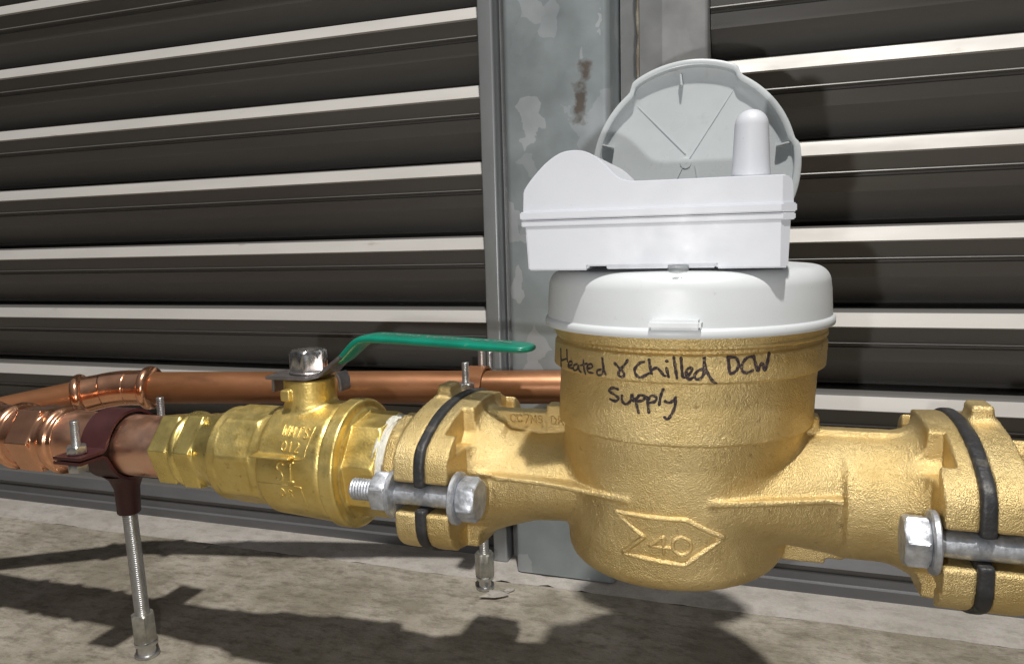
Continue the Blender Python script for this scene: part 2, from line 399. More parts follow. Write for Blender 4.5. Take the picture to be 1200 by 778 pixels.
def cylz(f, z0, z1, r, cx, cy=40.0, rd=0.0, r2=None):
    rr = np.sqrt((f.X - cx) ** 2 + (f.Y - cy) ** 2)
    if r2 is not None: r = r + (r2 - r) * np.clip((f.Z - z0) / (z1 - z0), 0, 1)
    a = rr - r + rd; b = np.abs(f.Z - (z0 + z1) / 2) - (z1 - z0) / 2 + rd
    return np.minimum(np.maximum(a, b), 0) + np.sqrt(np.maximum(a, 0) ** 2 + np.maximum(b, 0) ** 2) - rd
def fbox(f, x0, x1, y0, y1, z0, z1, rd=0.0):
    a = np.abs(f.X - (x0 + x1) / 2) - (x1 - x0) / 2 + rd
    b = np.abs(f.Y - (y0 + y1) / 2) - (y1 - y0) / 2 + rd
    c = np.abs(f.Z - (z0 + z1) / 2) - (z1 - z0) / 2 + rd
    return np.minimum(np.maximum(np.maximum(a, b), c), 0) + np.sqrt(np.maximum(a, 0) ** 2 + np.maximum(b, 0) ** 2 + np.maximum(c, 0) ** 2) - rd
def prismx(f, x0, x1, ri, sides=6, cy=40.0, cz=-13.4, rot=0.0, rd=0.1, ball=None):
    ny, nz = f.Y - cy, f.Z - cz
    a = None
    for i in range(sides):
        q = 2 * math.pi * i / sides + rot
        d = ny * math.cos(q) + nz * math.sin(q) - ri
        a = d if a is None else np.maximum(a, d)
    if ball: a = np.maximum(a, np.sqrt(ny ** 2 + nz ** 2) - ball + np.maximum(0, np.abs(f.X - (x0 + x1) / 2) - (x1 - x0) / 2 + 0.35) * 0.6)
    a = a + rd; b = np.abs(f.X - (x0 + x1) / 2) - (x1 - x0) / 2 + rd
    return np.minimum(np.maximum(a, b), 0) + np.sqrt(np.maximum(a, 0) ** 2 + np.maximum(b, 0) ** 2) - rd
def flange2d(f, cy=40.0, cz=-13.3, grow=0.0):
    # an oval, cut blunt at both ears
    y = (f.Y - cy) / 7.35; z = (f.Z - cz) / 4.22
    q = np.sqrt(y * y + z * z) + 1e-6
    g = np.sqrt((y / 7.35) ** 2 + (z / 4.22) ** 2) / q + 1e-6
    a = (q - 1) / g; b = np.abs(f.Y - cy) - 6.2
    k = 0.7; t = np.clip(0.5 + 0.5 * (a - b) / k, 0, 1)
    return a * t + b * (1 - t) + k * t * (1 - t) - grow
def slab(f, d2, x0, x1, rd=0.12):
    a = d2 + rd; b = np.abs(f.X - (x0 + x1) / 2) - (x1 - x0) / 2 + rd
    return np.minimum(np.maximum(a, b), 0) + np.sqrt(np.maximum(a, 0) ** 2 + np.maximum(b, 0) ** 2) - rd
def boltslots(f, w=0.82):
    near = np.minimum(np.abs(f.X + 16.8) - 2.3, np.abs(f.X - 8.7) - 2.3)
    for s in (-1, 1):
        u = (f.Y - 40) * s
        a = np.maximum(np.abs(f.Z + 13.3) - w, 4.7 - u)
        a = np.minimum(a, np.sqrt((u - 4.9) ** 2 + (f.Z + 13.3) ** 2) - w)
        f.cut(np.maximum(a, near), 0.12)
def seg(a, b, n): return np.linspace(a, b, n)
def sweep_interp(X, tab, col):
    xs = [t[0] for t in tab]; return np.interp(X, xs, [t[col] for t in tab]).astype(np.float32)

# --- pen strokes laid on a surface
def smooth_path(pts, step):
    p = np.array(pts, float)
    if len(p) > 2:
        q = [];
        e = np.vstack([2 * p[0] - p[1], p, 2 * p[-1] - p[-2]])
        for i in range(1, len(e) - 2):
            for t in np.linspace(0, 1, 9)[:-1]:
                q.append(0.5 * ((2 * e[i]) + (-e[i - 1] + e[i + 1]) * t + (2 * e[i - 1] - 5 * e[i] + 4 * e[i + 1] - e[i + 2]) * t ** 2 + (-e[i - 1] + 3 * e[i] - 3 * e[i + 1] + e[i + 2]) * t ** 3))
        q.append(p[-1]); p = np.array(q)
    d = np.r_[0, np.cumsum(np.linalg.norm(np.diff(p, axis=0), axis=1))]
    n = max(2, int(d[-1] / step) + 1); t = np.linspace(0, d[-1], n)
    return np.stack([np.interp(t, d, p[:, 0]), np.interp(t, d, p[:, 1])], 1)
def strokes_on(bvh, strokes, w, prof, step=0.05, y0=20.0, curve=True, blend=True, jitter=0.0):
    """strokes are (x, z) polylines drawn on the front of a thing; prof = [(offset in widths, height)]"""
    V = []; F = []
    for st in strokes:
        p = smooth_path(st, step) if curve else np.concatenate([smooth_path(st[i:i + 2], step)[(1 if i else 0):] for i in range(len(st) - 1)])
        t = np.gradient(p, axis=0); t /= np.maximum(np.linalg.norm(t, axis=1)[:, None], 1e-9)
        nrm = np.stack([-t[:, 1], t[:, 0]], 1); base = len(V); k = len(prof)
        p = np.vstack([p[0] - t[0] * w * 0.8, p, p[-1] + t[-1] * w * 0.8]); nrm = np.vstack([nrm[0], nrm, nrm[-1]])
        m = len(p)
        for i in range(m):
            ws = w * (0.35 if i in (0, m - 1) else 1.0) * (1 + jitter * math.sin(i * 0.7 + base))
            for (a, hgt) in prof:
                x, z = p[i] + nrm[i] * a * ws
                h, no, _, _ = bvh.ray_cast(Vector((x, y0, z)), Vector((0, 1, 0)))
                if h is None: h = Vector((x, 34.0, z)); no = Vector((0, -1, 0))
                if no.y > 0: no = -no
                no = (no * 0.5 + Vector((0, -0.5, 0))).normalized()
                if i in (0, m - 1): hgt = min(hgt, 0.3 * hgt)
                V.append(np.array(h + no * hgt))
        for i in range(m - 1):
            for j in range(k - 1):
                a = base + i * k + j; F.append((a, a + 1, a + k + 1, a + k))
    return np.array(V), F
GL = {'C': [[(.9, .85), (.5, 1), (.1, .75), (.1, .25), (.5, 0), (.9, .15)]], '7': [[(.05, 1), (.9, 1), (.35, 0)]],
      'M': [[(.05, 0), (.1, 1), (.5, .35), (.9, 1), (.95, 0)]], '8': [[(.5, .52), (.15, .75), (.5, 1), (.85, .75), (.5, .52), (.1, .25), (.5, 0), (.9, .25), (.5, .52)]],
      'D': [[(.1, 0), (.1, 1), (.6, .95), (.9, .5), (.6, .05), (.1, 0)]], 'R': [[(.1, 0), (.1, 1), (.7, .97), (.85, .75), (.7, .52), (.1, .5)], [(.45, .5), (.9, 0)]],
      'W': [[(0, 1), (.25, 0), (.5, .7), (.75, 0), (1, 1)]], 'T': [[(0, 1), (1, 1)], [(.5, 1), (.5, 0)]],
      'S': [[(.9, .88), (.5, 1), (.12, .8), (.3, .56), (.7, .45), (.9, .2), (.5, 0), (.1, .12)]],
      '0': [[(.5, 1), (.1, .75), (.1, .25), (.5, 0), (.9, .25), (.9, .75), (.5, 1)]], '1': [[(.3, .8), (.5, 1), (.5, 0)]],
      '2': [[(.1, .8), (.5, 1), (.88, .75), (.1, 0), (.9, 0)]], '4': [[(.7, 0), (.7, 1), (.05, .3), (1, .3)]], 'I': [[(.5, 0), (.5, 1)], [(.2, 1), (.8, 1)], [(.2, 0), (.8, 0)]]}
def text(s, x, z, w, h, gap, slope=0.0):
    out = []
    for ch in s:
        if ch != ' ':
            for st in GL[ch]: out.append([(x + a * w, z + b * h + slope * (x + a * w)) for a, b in st])
        x += w + gap
    z0 = slope * out[0][0][0]
    return [[(a, b - z0) for a, b in st] for st in out]
def bvh_of(V, F): return BVHTree.FromPolygons(V.tolist(), F.tolist())

# ================================================================== the setting
def ground():
    n = 90
    xs = np.concatenate([np.linspace(-400, -100, 8), np.linspace(-96, 60, n), np.linspace(70, 350, 8)])
    ys = np.concatenate([np.linspace(-200, 10, 8), np.linspace(14, 58.0, 60)])
    V = []; F = []
    for y in ys:
        for x in xs:
            z = -FZ + 0.05 * math.sin(x * 0.31 + 1.3 * math.sin(y * 0.22)) + 0.04 * math.sin(x * 0.83 + y * 0.6) * math.sin(y * 0.9)
            if not (-96 <= x <= 60 and y >= 14): z = -FZ
            V.append((x, y, z))
    m = len(xs)
    for i in range(len(ys) - 1):
        for j in range(m - 1): F.append((i * m + j, i * m + j + 1, (i + 1) * m + j + 1, (i + 1) * m + j))
    mesh('ground', V, F, m_floor, smooth=True, kind='structure')
    # raised mortar lip under the wall, with a chipped front edge
    V = []; F = []; xs = np.linspace(-160, 90, 420)
    for i, x in enumerate(xs):
        e = 0.14 * math.sin(x * 0.5) * math.sin(x * 0.17 + 1) + 0.04 * rng.standard_normal()
        if -22.5 < x < -14: e += 0.35 * math.sin(x * 1.7)
        V += [(x, 58.2 + e, -FZ - 0.12), (x, 58.95 + e, -FZ + 0.22 + 0.04 * rng.standard_normal()), (x, 60.2, -FZ + 0.34), (x, 66.0, -FZ + 0.36)]
    for i in range(len(xs) - 1):
        for j in range(3): F.append((i * 4 + j, i * 4 + 4 + j, i * 4 + 5 + j, i * 4 + 1 + j))
    mesh('concrete_lip', V, F, m_lip, smooth=True, kind='structure')
ground()
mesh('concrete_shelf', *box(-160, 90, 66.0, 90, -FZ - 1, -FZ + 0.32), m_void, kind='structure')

# ------------------------------------------------------------------ louvred wall
def blade_profile(z):
    return [(66.2, z + 0.75), (62.9, z + 0.62), (62.55, z + 0.50)], [(62.55, z + 0.50), (62.05, z - 0.52), (62.25, z - 0.62)], \
           [(62.25, z - 0.62), (62.64, z - 1.72), (62.56, z - 1.86), (63.0, z - 2.0), (63.0, z - 2.14), (62.86, z - 2.24), (63.2, z - 3.3), (65.2, z - 5.2), (65.0, z - 5.42), (66.2, z - 5.8)]
def extrude(prof, x0, x1, n=2):
    V = []; F = []; k = len(prof)
    for x in np.linspace(x0, x1, n): V += [(x, y, z) for y, z in prof]
    for i in range(n - 1):
        for j in range(k - 1): F.append((i * k + j, i * k + k + j, i * k + k + j + 1, i * k + j + 1))
    return np.array(V), F
def thick(prof, t=0.12):
    p = np.array(prof); d = np.gradient(p, axis=0); d /= np.linalg.norm(d, axis=1)[:, None]
    nn = np.stack([d[:, 1], -d[:, 0]], 1)
    back = p + nn * t * (1 if nn[len(p) // 2][0] > 0 else -1)
    return list(map(tuple, p)) + list(map(tuple, back[::-1])) + [tuple(p[0])]
def louvre_wall(label, x0, x1):
    t = thing('louvre_wall', label, 'louvre wall', ((x0 + x1) / 2, 62, -FZ + 0.8))
    for k in range(-4, 8):
        z = -0.45 + 6.48 * k
        zz = 0
        top, nose, low = blade_profile(z)
        b = mesh('blade', *extrude(thick(top[:-1] + low if False else low), x0, x1), m_blade, t)
        mesh('blade_top', *extrude(thick(top), x0, x1), m_blade, b)
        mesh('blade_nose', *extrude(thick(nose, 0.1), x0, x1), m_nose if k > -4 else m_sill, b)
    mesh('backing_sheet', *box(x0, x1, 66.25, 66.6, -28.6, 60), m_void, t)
    mesh('sill', *extrude([(66.2, -27.2), (62.7, -27.25), (62.3, -27.45), (62.3, -28.2), (62.0, -28.3), (62.0, -29.15)], x0, x1), m_sill, t)
    return t
louvre_wall('dark bronze louvred wall with pale blade noses, left of the steel column', -160, -23.25)
louvre_wall('dark bronze louvred wall with pale blade noses, right of the steel column', -4.45, 90)

def vertical(name, prof, z0, z1, m, parent, t=0.18, **kw):
    p = np.array(prof, float); d = np.gradient(p, axis=0); d /= np.linalg.norm(d, axis=1)[:, None]
    nn = np.stack([d[:, 1], -d[:, 0]], 1) * t
    loop = np.vstack([p, (p - nn)[::-1]]); k = len(loop); V = []
    for z in (z0, z1): V += [(x, y, z) for x, y in loop]
    F = [(j, (j + 1) % k, k + (j + 1) % k, k + j) for j in range(k)]
    return mesh(name, V, F, m, parent, angle=40, **kw)
def arc(cx, cy, r, a0, a1, n=6):
    return [(cx + r * math.cos(math.radians(a)), cy + r * math.sin(math.radians(a))) for a in np.linspace(a0, a1, n)]
col = thing('steel_column', 'galvanised steel column with pale zinc flakes and a brown rust stain, in the middle of the wall', 'column', (-15, 62, -FZ + 0.8))
vertical('column_face', [(-20.5, 66)] + arc(-20.0, 60.0, 0.5, 180, 270) + arc(-12.3, 60.0, 0.55, -90, 0) + [(-11.75, 66)], -29.1, 60, m_galv, col)
bp = thing('steel_post', 'darker galvanised folded post with a rusty seam, tucked between the column and the right louvres', 'post', (-7, 63, -FZ + 0.8))
vertical('post_sheet', [(-11.6, 63.3), (-10.25, 63.0), (-9.95, 62.2)], -29.1, 60, m_galv2, bp)
vertical('post_sheet', [(-9.75, 62.2), (-9.72, 61.2)] + arc(-7.9, 61.1, 0.25, 250, 290, 4) + [(-4.75, 61.0)] + arc(-4.75, 61.25, 0.25, -90, 0, 4) + [(-4.5, 66)], -29.1, 60, m_galv2, bp)
m_seam = mat('rusty_seam', (0.36, 0.34, 0.28), 0.7, 0.1, vscale=35, col2=(0.12, 0.07, 0.04), bump=0.8, bscale=200, bdist=0.001, stretch=(1, 1, 0.45))
sv = []
for i, z in enumerate(np.linspace(-28.6, 60, 160)): sv.append((-9.86 + 0.05 * math.sin(i * .9), 61.75 + 0.06 * math.sin(i * 1.7), z))
mesh('seam_bead', *tube(sv, [0.20 + 0.05 * math.sin(i * 2.1) * math.sin(i * .7) for i in range(160)], 10), m_seam, bp, smooth=True)
tr = thing('edge_trim', 'narrow galvanised edge angle closing the louvres left of the column', 'trim', (-22, 62, -FZ + 0.8))
vertical('trim_face', [(-23.2, 65.9)] + arc(-23.05, 61.2, 0.15, 180, 270, 4) + [(-22.05, 61.05)] + arc(-22.05, 61.25, 0.2, -90, 0, 4) + [(-21.85, 63.4)], -29.1, 60, m_galv3, tr)
vertical('trim_web', [(-21.7, 62.4), (-21.2, 62.3), (-20.65, 62.3)], -29.1, 60, m_galv2, tr)
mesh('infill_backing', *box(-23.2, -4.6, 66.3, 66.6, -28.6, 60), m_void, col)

# ================================================================== rear copper pipe
E1 = np.array([-53.0, 49.5, -12.0]); E0 = np.array([-17.0, 57.4, -12.1])
ax = E0 - E1; ax /= np.linalg.norm(ax)
rp = thing('rear_copper_pipe', 'tarnished brown copper pipe running behind the valve and the meter', 'pipe', (-30, 54, -13.4))
mesh('pipe', *tube([E1 + ax * 2.2, E1 + ax * 20, E0 + ax * 1.5, E0 + ax * 3.5], 1.36, 36), m_oldcop, rp, angle=40)
br = np.array([-0.86, -0.48, -0.165]); br /= np.linalg.norm(br)
el = thing('copper_elbow', 'shiny press-fit copper elbow with beaded sockets on the rear pipe, far left', 'elbow', tuple(E1 - np.array([0, 0, 1.5])))
pp = []
A = E1 + ax * 1.2; B = E1 + br * 1.2
for t in np.linspace(0, 1, 14): pp.append((1 - t) ** 2 * A + 2 * t * (1 - t) * E1 + t * t * B)
mesh('bend', *tube(pp, 1.52, 32), m_copfit, el, smooth=True)
for (o_, d_) in ((A, ax), (B, br)):
    mesh('socket', *lathe(o_, d_, [(-0.1, 1.50), (1.3, 1.55), (1.35, 1.62)], 36), m_copfit, el, angle=50)
    pr = [(0.0, 1.5)] + [(1.75 - 0.42 * math.cos(a), 1.52 + 0.36 * math.sin(a)) for a in np.linspace(0, math.pi, 9)] + [(2.25, 1.4)]
    mesh('bead', *lathe(o_, d_, pr, 36), m_copfit, el, angle=60)
B2 = B + br * 2.0
rb = thing('rear_branch_pipe', 'brown copper pipe leaving the elbow towards the left edge', 'pipe', tuple(B2 - np.array([0, 0, 1.4])))
mesh('pipe', *tube([B2, B2 + br * 8, B2 + br * 28], 1.34, 36), m_oldcop, rb, angle=40)

q0 = E0 + ax * 3.4
pe = []
for t in np.linspace(0, 1, 10): pe.append(q0 * (1 - t) ** 2 + 2 * t * (1 - t) * (q0 + ax * 2.6) + t * t * (q0 + ax * 2.6 + np.array([0, 3.0, 0])))
rp2 = thing('rear_elbow', 'copper elbow turning the rear pipe into the wall behind the meter body', 'elbow', tuple(q0 - np.array([0, 0, 1.6])))
mesh('bend', *tube(pe + [pe[-1] + np.array([0, 4.0, 0])], 1.5, 28), m_oldcop, rp2, smooth=True)
# ------------------------------------------------------------------ pipe clamps
def pipe_clamp(label, c, r, wid, rod_r, nut_r, ear=3.55, mt=None, lean=0.0):
    mt = mt or m_clamp
    cx, cy, cz = c
    t = thing('pipe_clamp', label, 'pipe clamp', (cx, cy, -FZ), group='pipe clamps standing on threaded rods')
    # two pressed half rings with ears
    for s in (1, -1):
        V = []; F = []; pts = []
        for a in np.linspace(0, 180, 25): pts.append((math.cos(math.radians(a)) * (r + 0.16), math.sin(math.radians(a)) * (r + 0.16)))
        pts = [(ear + 1.0, 0.06), (ear, 0.06), (r + 0.62, 0.07), (r + 0.3, 0.25)] + pts[3:-3] + [(-r - 0.3, 0.25), (-r - 0.62, 0.07), (-ear, 0.06), (-ear - 1.0, 0.06)]
        p = np.array(pts) * [1, s]; d = np.gradient(p, axis=0); d /= np.linalg.norm(d, axis=1)[:, None]
        nn = np.stack([-d[:, 1], d[:, 0]], 1) * (0.2 * s)
        q = p - nn
        k = len(p)
        for x in (-wid / 2, wid / 2):
            V += [(cx + x, cy + a, cz + b) for a, b in p] + [(cx + x, cy + a, cz + b) for a, b in q]
        for i in range(k - 1):
            F += [(i, i + 1, 2 * k + i + 1, 2 * k + i), (k + i, 3 * k + i, 3 * k + i + 1, k + i + 1), (i, k + i, k + i + 1, i + 1), (2 * k + i, 2 * k + i + 1, 3 * k + i + 1, 3 * k + i)]
        F += [(0, 2 * k, 3 * k, k), (k - 1, 2 * k - 1, 4 * k - 1, 3 * k - 1)]
        mesh('half_ring', V, F, mt, t, angle=35)
    for s in (-1, 1):
        y = cy + s * (ear + 0.15)
        b = mesh('clamp_bolt', *join(thread((cx, y, cz - 1.0), (0, 0, 1), 3.5, 0.30, 0.13, 0.05, 14)), m_zinc, t, smooth=True)
        mesh('hex_nut', *hexnut((cx, y, cz + 0.3), (0, 0, 1), 0.55, 0.66, 0.07, 0.3), m_zinc, b, angle=30)
        mesh('hex_nut', *hexnut((cx, y, cz - 0.9), (0, 0, 1), 0.55, 0.66, 0.07, 0.3), m_zinc, b, angle=30)
    mesh('socket', *lathe((cx, cy, cz - r - 3.0), (0, 0, 1), [(0, rod_r + 0.18), (0.1, rod_r + 0.27), (1.9, rod_r + 0.33), (2.6, rod_r + 0.6), (3.0, rod_r + 1.0)], 28), mt, t, angle=40)
    z1 = cz - r - 2.6
    ln = lean / (z1 + FZ)
    mesh('threaded_rod', *thread((cx + lean, cy, -FZ), (-ln, 0, 1), z1 + FZ, rod_r, 0.15 if rod_r > .4 else .13, 0.06), m_zinc, t, smooth=True)
    nut = mesh('coupling_nut', *hexnut((cx + lean - ln * 1.1, cy, -FZ + 1.1), (-ln, 0, 1), 2.1, nut_r, 0.1, 0.35), m_steel2, t, angle=30)
    mesh('washer', *lathe((cx + lean, cy, -FZ + 0.02), (0, 0, 1), [(0, rod_r + 0.3), (0.16, rod_r + 0.34), (0.2, rod_r + .1), (0.8, rod_r + .08), (0.85, nut_r - .05), (1.08, nut_r - .03), (1.1, rod_r + 0.2)], 28), m_zinc, nut, angle=30)
    return t
pipe_clamp('maroon split clamp round the front copper pipe, standing on a long threaded rod', (-42.9, 40, -13.65), 2.12, 2.3, 0.52, 0.84, lean=0.45)
pc = pipe_clamp('brown copper split clamp on the rear pipe behind the left flange, on a zinc rod', (-22.3, 56.5, -12.1), 1.36, 1.5, 0.42, 0.8, ear=2.6, mt=m_oldcop)
mesh('upper_rod', *thread((-22.3, 57.4, -12.1), (0, 0, 1), 3.2, 0.36, 0.13, 0.05, 14), m_zinc, pc, smooth=True)

# ================================================================== front copper pipe and coupling
fp = thing('copper_pipe', 'bright salmon copper pipe between the coupling and the valve', 'pipe', (-45, 40, -15.8))
def wobble(x0, x1, n, r):
    return [(x, r) for x in np.linspace(x0, x1, n)]
mesh('pipe', *lathe((-100, 40, -13.7), (1, 0, 0), [(0, 2.12), (44, 2.12), (60, 2.12), (64, 2.12)], 56), m_copper, fp, angle=40)
f = Field((-61, 37, -16.6), (-46.6, 43, -10.8), 0.07)
f.add(cylx(f, -56.5, -47.2, 2.2, cz=-13.7, rd=0.1))
for x in (-56.0, -52.4, -47.9):
    f.add(np.sqrt((np.sqrt((f.Y - 40) ** 2 + (f.Z + 13.7) ** 2) - 2.12) ** 2 + (f.X - x) ** 2) - 0.38, 0.12)
f.add(prismx(f, -51.2, -49.0, 2.22, cz=-13.7, rot=0.45, rd=0.12), 0.1)
f.cut(slab(f, -(np.sqrt((f.Y - 40) ** 2 + (f.Z + 13.7) ** 2) - 2.16), -48.8, -48.5, 0.03) , 0.05)
cp = thing('copper_coupling', 'shiny press-fit copper coupling with raised beads at the left edge of the front pipe', 'coupling', (-53, 40, -16.2))
smoothmesh('coupling_body', f.surface(), m_copfit, cp)

# brass press adapter
f = Field((-39, 36.4, -17.2), (-32.2, 43.6, -10.0), 0.06)
r_ = np.sqrt((f.Y - 40) ** 2 + (f.Z + 13.65) ** 2)
f.add(cylx(f, -38.35, -33.0, 2.2, cz=-13.65, rd=0.12))
f.add(prismx(f, -38.3, -36.8, 2.24, cz=-13.65, rot=0.35, rd=0.1), 0.08)
f.add(prismx(f, -36.1, -34.8, 2.36, cz=-13.65, rot=0.35, rd=0.1), 0.08)
f.add(np.sqrt((r_ - 2.22) ** 2 + (f.X + 36.44) ** 2) - 0.34, 0.15)
f.add(cylx(f, -34.9, -32.7, 2.35, cz=-13.62, rd=0.1, r2=2.95), 0.2)
ad = thing('brass_adapter', 'bright yellow brass press adapter with hexagonal crimps between copper pipe and valve', 'pipe fitting', (-37.5, 40, -16.6))
smoothmesh('adapter_body', f.surface(), m_bright, ad)

# ================================================================== ball valve
vc = -13.65
f = Field((-33.8, 35.6, -18.0), (-20.6, 44.4, -8.0), 0.065)
f.add(cylx(f, -33.2, -32.5, 3.05, cz=vc, rd=0.12))
f.add(prismx(f, -32.7, -29.6, 3.0, sides=8, cz=vc, rot=0.2, rd=0.12, ball=3.2))
f.add(cylx(f, -30.0, -29.0, 3.1, cz=vc, rd=0.1), 0.1)
f.add(cylx(f, -29.3, -24.4, 3.5, cz=vc, rd=0.5, r2=3.78), 0.15)
f.add(cylx(f, -24.5, -23.45, 3.98, cz=vc, rd=0.18), 0.12)
f.cut(slab(f, -(np.sqrt((f.Y - 40) ** 2 + (f.Z - vc) ** 2) - 3.72), -24.6, -24.45, 0.0), 0.05)
f.add(cylx(f, -23.7, -23.3, 3.6, cz=vc, rd=0.1, r2=3.3), 0.1)
f.add(prismx(f, -23.5, -21.2, 3.02, sides=8, cz=vc, rot=0.18, rd=0.1, ball=3.3), 0.08)
f.add(cylz(f, -12.5, -8.38, 1.62, -27.2, rd=0.1), 0.35)
f.cut(cylz(f, -8.55, -8.0, 1.2, -27.2), 0.05)
f.add(fbox(f, -28.15, -27.45, 38.1, 38.9, -9.6, -8.9, 0.12), 0.12)
# raised panel outline on the barrel
f.add(fbox(f, -29.0, -26.2, 35.9, 37.2, -12.55, -12.42, 0.03), 0.04)
bv = thing('ball_valve', 'brass ball valve with a green lever handle and a chromed nut on its stem', 'valve', (-28, 40, -17.6))
vb, V_, F_ = smoothmesh('valve_body', f.surface(), m_valve, bv)
tv = bvh_of(V_, F_)
ridge = [(-1, -0.03), (-.6, 0.6), (0, 1.0), (.6, 0.6), (1, -0.03)]
def rp_(h): return [(a, b * h if b > 0 else b) for a, b in ridge]
mk = text('WMTS', -27.5, -11.42, 0.38, 0.5, 0.14, -0.03) + text('012', -27.25, -12.2, 0.33, 0.5, 0.13, -0.03)
mk += text('DR', -27.35, -15.0, 0.38, 0.5, 0.18)
mesh('raised_marking', *strokes_on(tv, mk, 0.052, rp_(0.07), 0.04), m_valve, bv, smooth=True)
for ch_, x_ in (('S', -27.5), ('I', -26.73)):
    mesh('raised_letter', *strokes_on(tv, text(ch_, x_, -13.98, 0.55, 1.15, 0.22), 0.11, rp_(0.10), 0.05), m_valve, bv, smooth=True)
for ln_ in ([(-29.0, -12.62), (-25.9, -12.62), (-25.5, -12.0), (-25.3, -10.9)], [(-28.9, -14.25), (-26.1, -14.25), (-25.8, -14.5), (-25.7, -15.6)]):
    mesh('raised_ridge', *strokes_on(tv, [ln_], 0.07, rp_(0.05), 0.06), m_valve, bv, smooth=True)
# lever: pressed steel bracket, green grip, chromed nut
lp = np.array([(-29.3, -8.2), (-26.4, -8.2), (-25.75, -8.05), (-24.9, -7.35), (-24.3, -6.9)])
def strip(pts, y0, y1, t):
    p = np.array(pts, float); k = len(p); V = []; F = []
    d = np.gradient(p, axis=0); d /= np.linalg.norm(d, axis=1)[:, None]; nn = np.stack([-d[:, 1], d[:, 0]], 1) * t / 2
    ys = (np.full(k, y0), np.full(k, y1)) if np.isscalar(y0) else (np.array(y0), np.array(y1))
    for i in range(k):
        V += [(p[i][0] + nn[i][0], ys[0][i], p[i][1] + nn[i][1]), (p[i][0] + nn[i][0], ys[1][i], p[i][1] + nn[i][1]),
              (p[i][0] - nn[i][0], ys[1][i], p[i][1] - nn[i][1]), (p[i][0] - nn[i][0], ys[0][i], p[i][1] - nn[i][1])]
    for i in range(k - 1):
        for j in range(4): F.append((i * 4 + j, i * 4 + (j + 1) % 4, i * 4 + 4 + (j + 1) % 4, i * 4 + 4 + j))
    F += [(0, 1, 2, 3), (k * 4 - 1, k * 4 - 2, k * 4 - 3, k * 4 - 4)]
    return np.array(V), F
lever = mesh('lever_plate', *join(strip(lp, [38.3, 38.3, 38.7, 38.75, 38.8], [41.7, 41.7, 41.1, 40.9, 40.9], 0.22),
             strip([(-29.35, -8.1), (-29.42, -8.6), (-29.42, -9.3)], 39.2, 40.8, 0.2)), m_steel, bv, bevel=0.05, angle=40)
mesh('stop_lug', *strip([(-25.35, -8.1), (-25.12, -8.5), (-25.1, -9.25)], 40.0, 41.2, 0.22), m_steel, lever, bevel=0.05, angle=40)
def grip():
    path = [(-24.95, 40, -7.42), (-24.2, 39.95, -6.85), (-23.6, 39.9, -6.28), (-23.1, 39.85, -5.92), (-22.5, 39.8, -5.76), (-21.5, 39.7, -5.76), (-18, 39.3, -5.84), (-15, 38.95, -5.93), (-12.6, 38.65, -6.0), (-12.15, 38.6, -6.01), (-11.9, 38.6, -6.02)]
    path = np.array(path); k = len(path)
    hw = [0.75, 0.85, 0.95, 1.0, 1.02, 1.02, 1.02, 1.04, 1.0, 0.75, 0.35]; ht = [0.25, 0.27, 0.28, 0.29, 0.29, 0.27, 0.26, 0.26, 0.26, 0.2, 0.1]
    V = []; F = []; n = 20
    T = np.gradient(path, axis=0); T /= np.linalg.norm(T, axis=1)[:, None]
    for i in range(k):
        s = np.cross([0, 0, 1.0], T[i]); s /= np.linalg.norm(s); up = np.cross(T[i], s)
        for j in range(n):
            q = 2 * math.pi * j / n; c_, s_ = math.cos(q), math.sin(q)
            V.append(path[i] + s * hw[i] * np.sign(c_) * abs(c_) ** 0.55 + up * ht[i] * np.sign(s_) * abs(s_) ** 0.75)
    for i in range(k - 1):
        for j in range(n): F.append((i * n + j, i * n + (j + 1) % n, (i + 1) * n + (j + 1) % n, (i + 1) * n + j))
    F.append(tuple(range(n))[::-1]); F.append(tuple((k - 1) * n + j for j in range(n)))
    return np.array(V), F
g_ = mesh('handle_grip', *grip(), m_green, lever, smooth=True)
sb = g_.modifiers.new('Subdivision', 'SUBSURF'); sb.levels = 2; sb.render_levels = 2
m_silver = mat('worn_silver_print', (0.55, 0.6, 0.56), 0.35, 0.6, var=0.3, vscale=200)
# worn silver print along the top of the grip (too worn to read)
def worn():
    V = []; F = []
    for i in range(46):
        x = -21.8 + 8.6 * (i + rng.random() * .6) / 46
        if 14 < i < 16 or 29 < i < 32: continue
        zt = -5.76 - 0.0255 * (x + 21.5) + 0.278; yc = 39.72 - 0.115 * (x + 21.5)
        for q in range(2):
            y0 = yc - 0.60 + 0.5 * rng.random(); w = 0.03 + 0.05 * rng.random(); l = 0.10 + 0.22 * rng.random(); xx = x + 0.1 * rng.random()
            b = len(V); V += [(xx, y0, zt), (xx + w, y0, zt), (xx + w * 1.3, y0 + l, zt + .004), (xx + w * .2, y0 + l, zt + .004)]; F.append((b, b + 1, b + 2, b + 3))
    return V, F
mesh('worn_print', *worn(), m_silver, lever)
nt = mesh('stem_nut', *hexnut((-27.2, 40, -8.08), (0, 0, 1), 1.45, 1.19, 0.12, math.radians(47)), m_chrome, bv, angle=30)
mesh('washer', *lathe((-27.2, 40, -8.09), (0, 0, 1), [(0, 1.2), (0.08, 1.26), (0.14, 1.22), (0.2, 1.1)], 32), m_steel, nt, angle=30)
mesh('stem', *lathe((-27.2, 40, -8.0), (0, 0, 1), [(0, 0.5), (1.38, 0.5), (1.42, 0.42)], 24), m_steel, nt, angle=30)

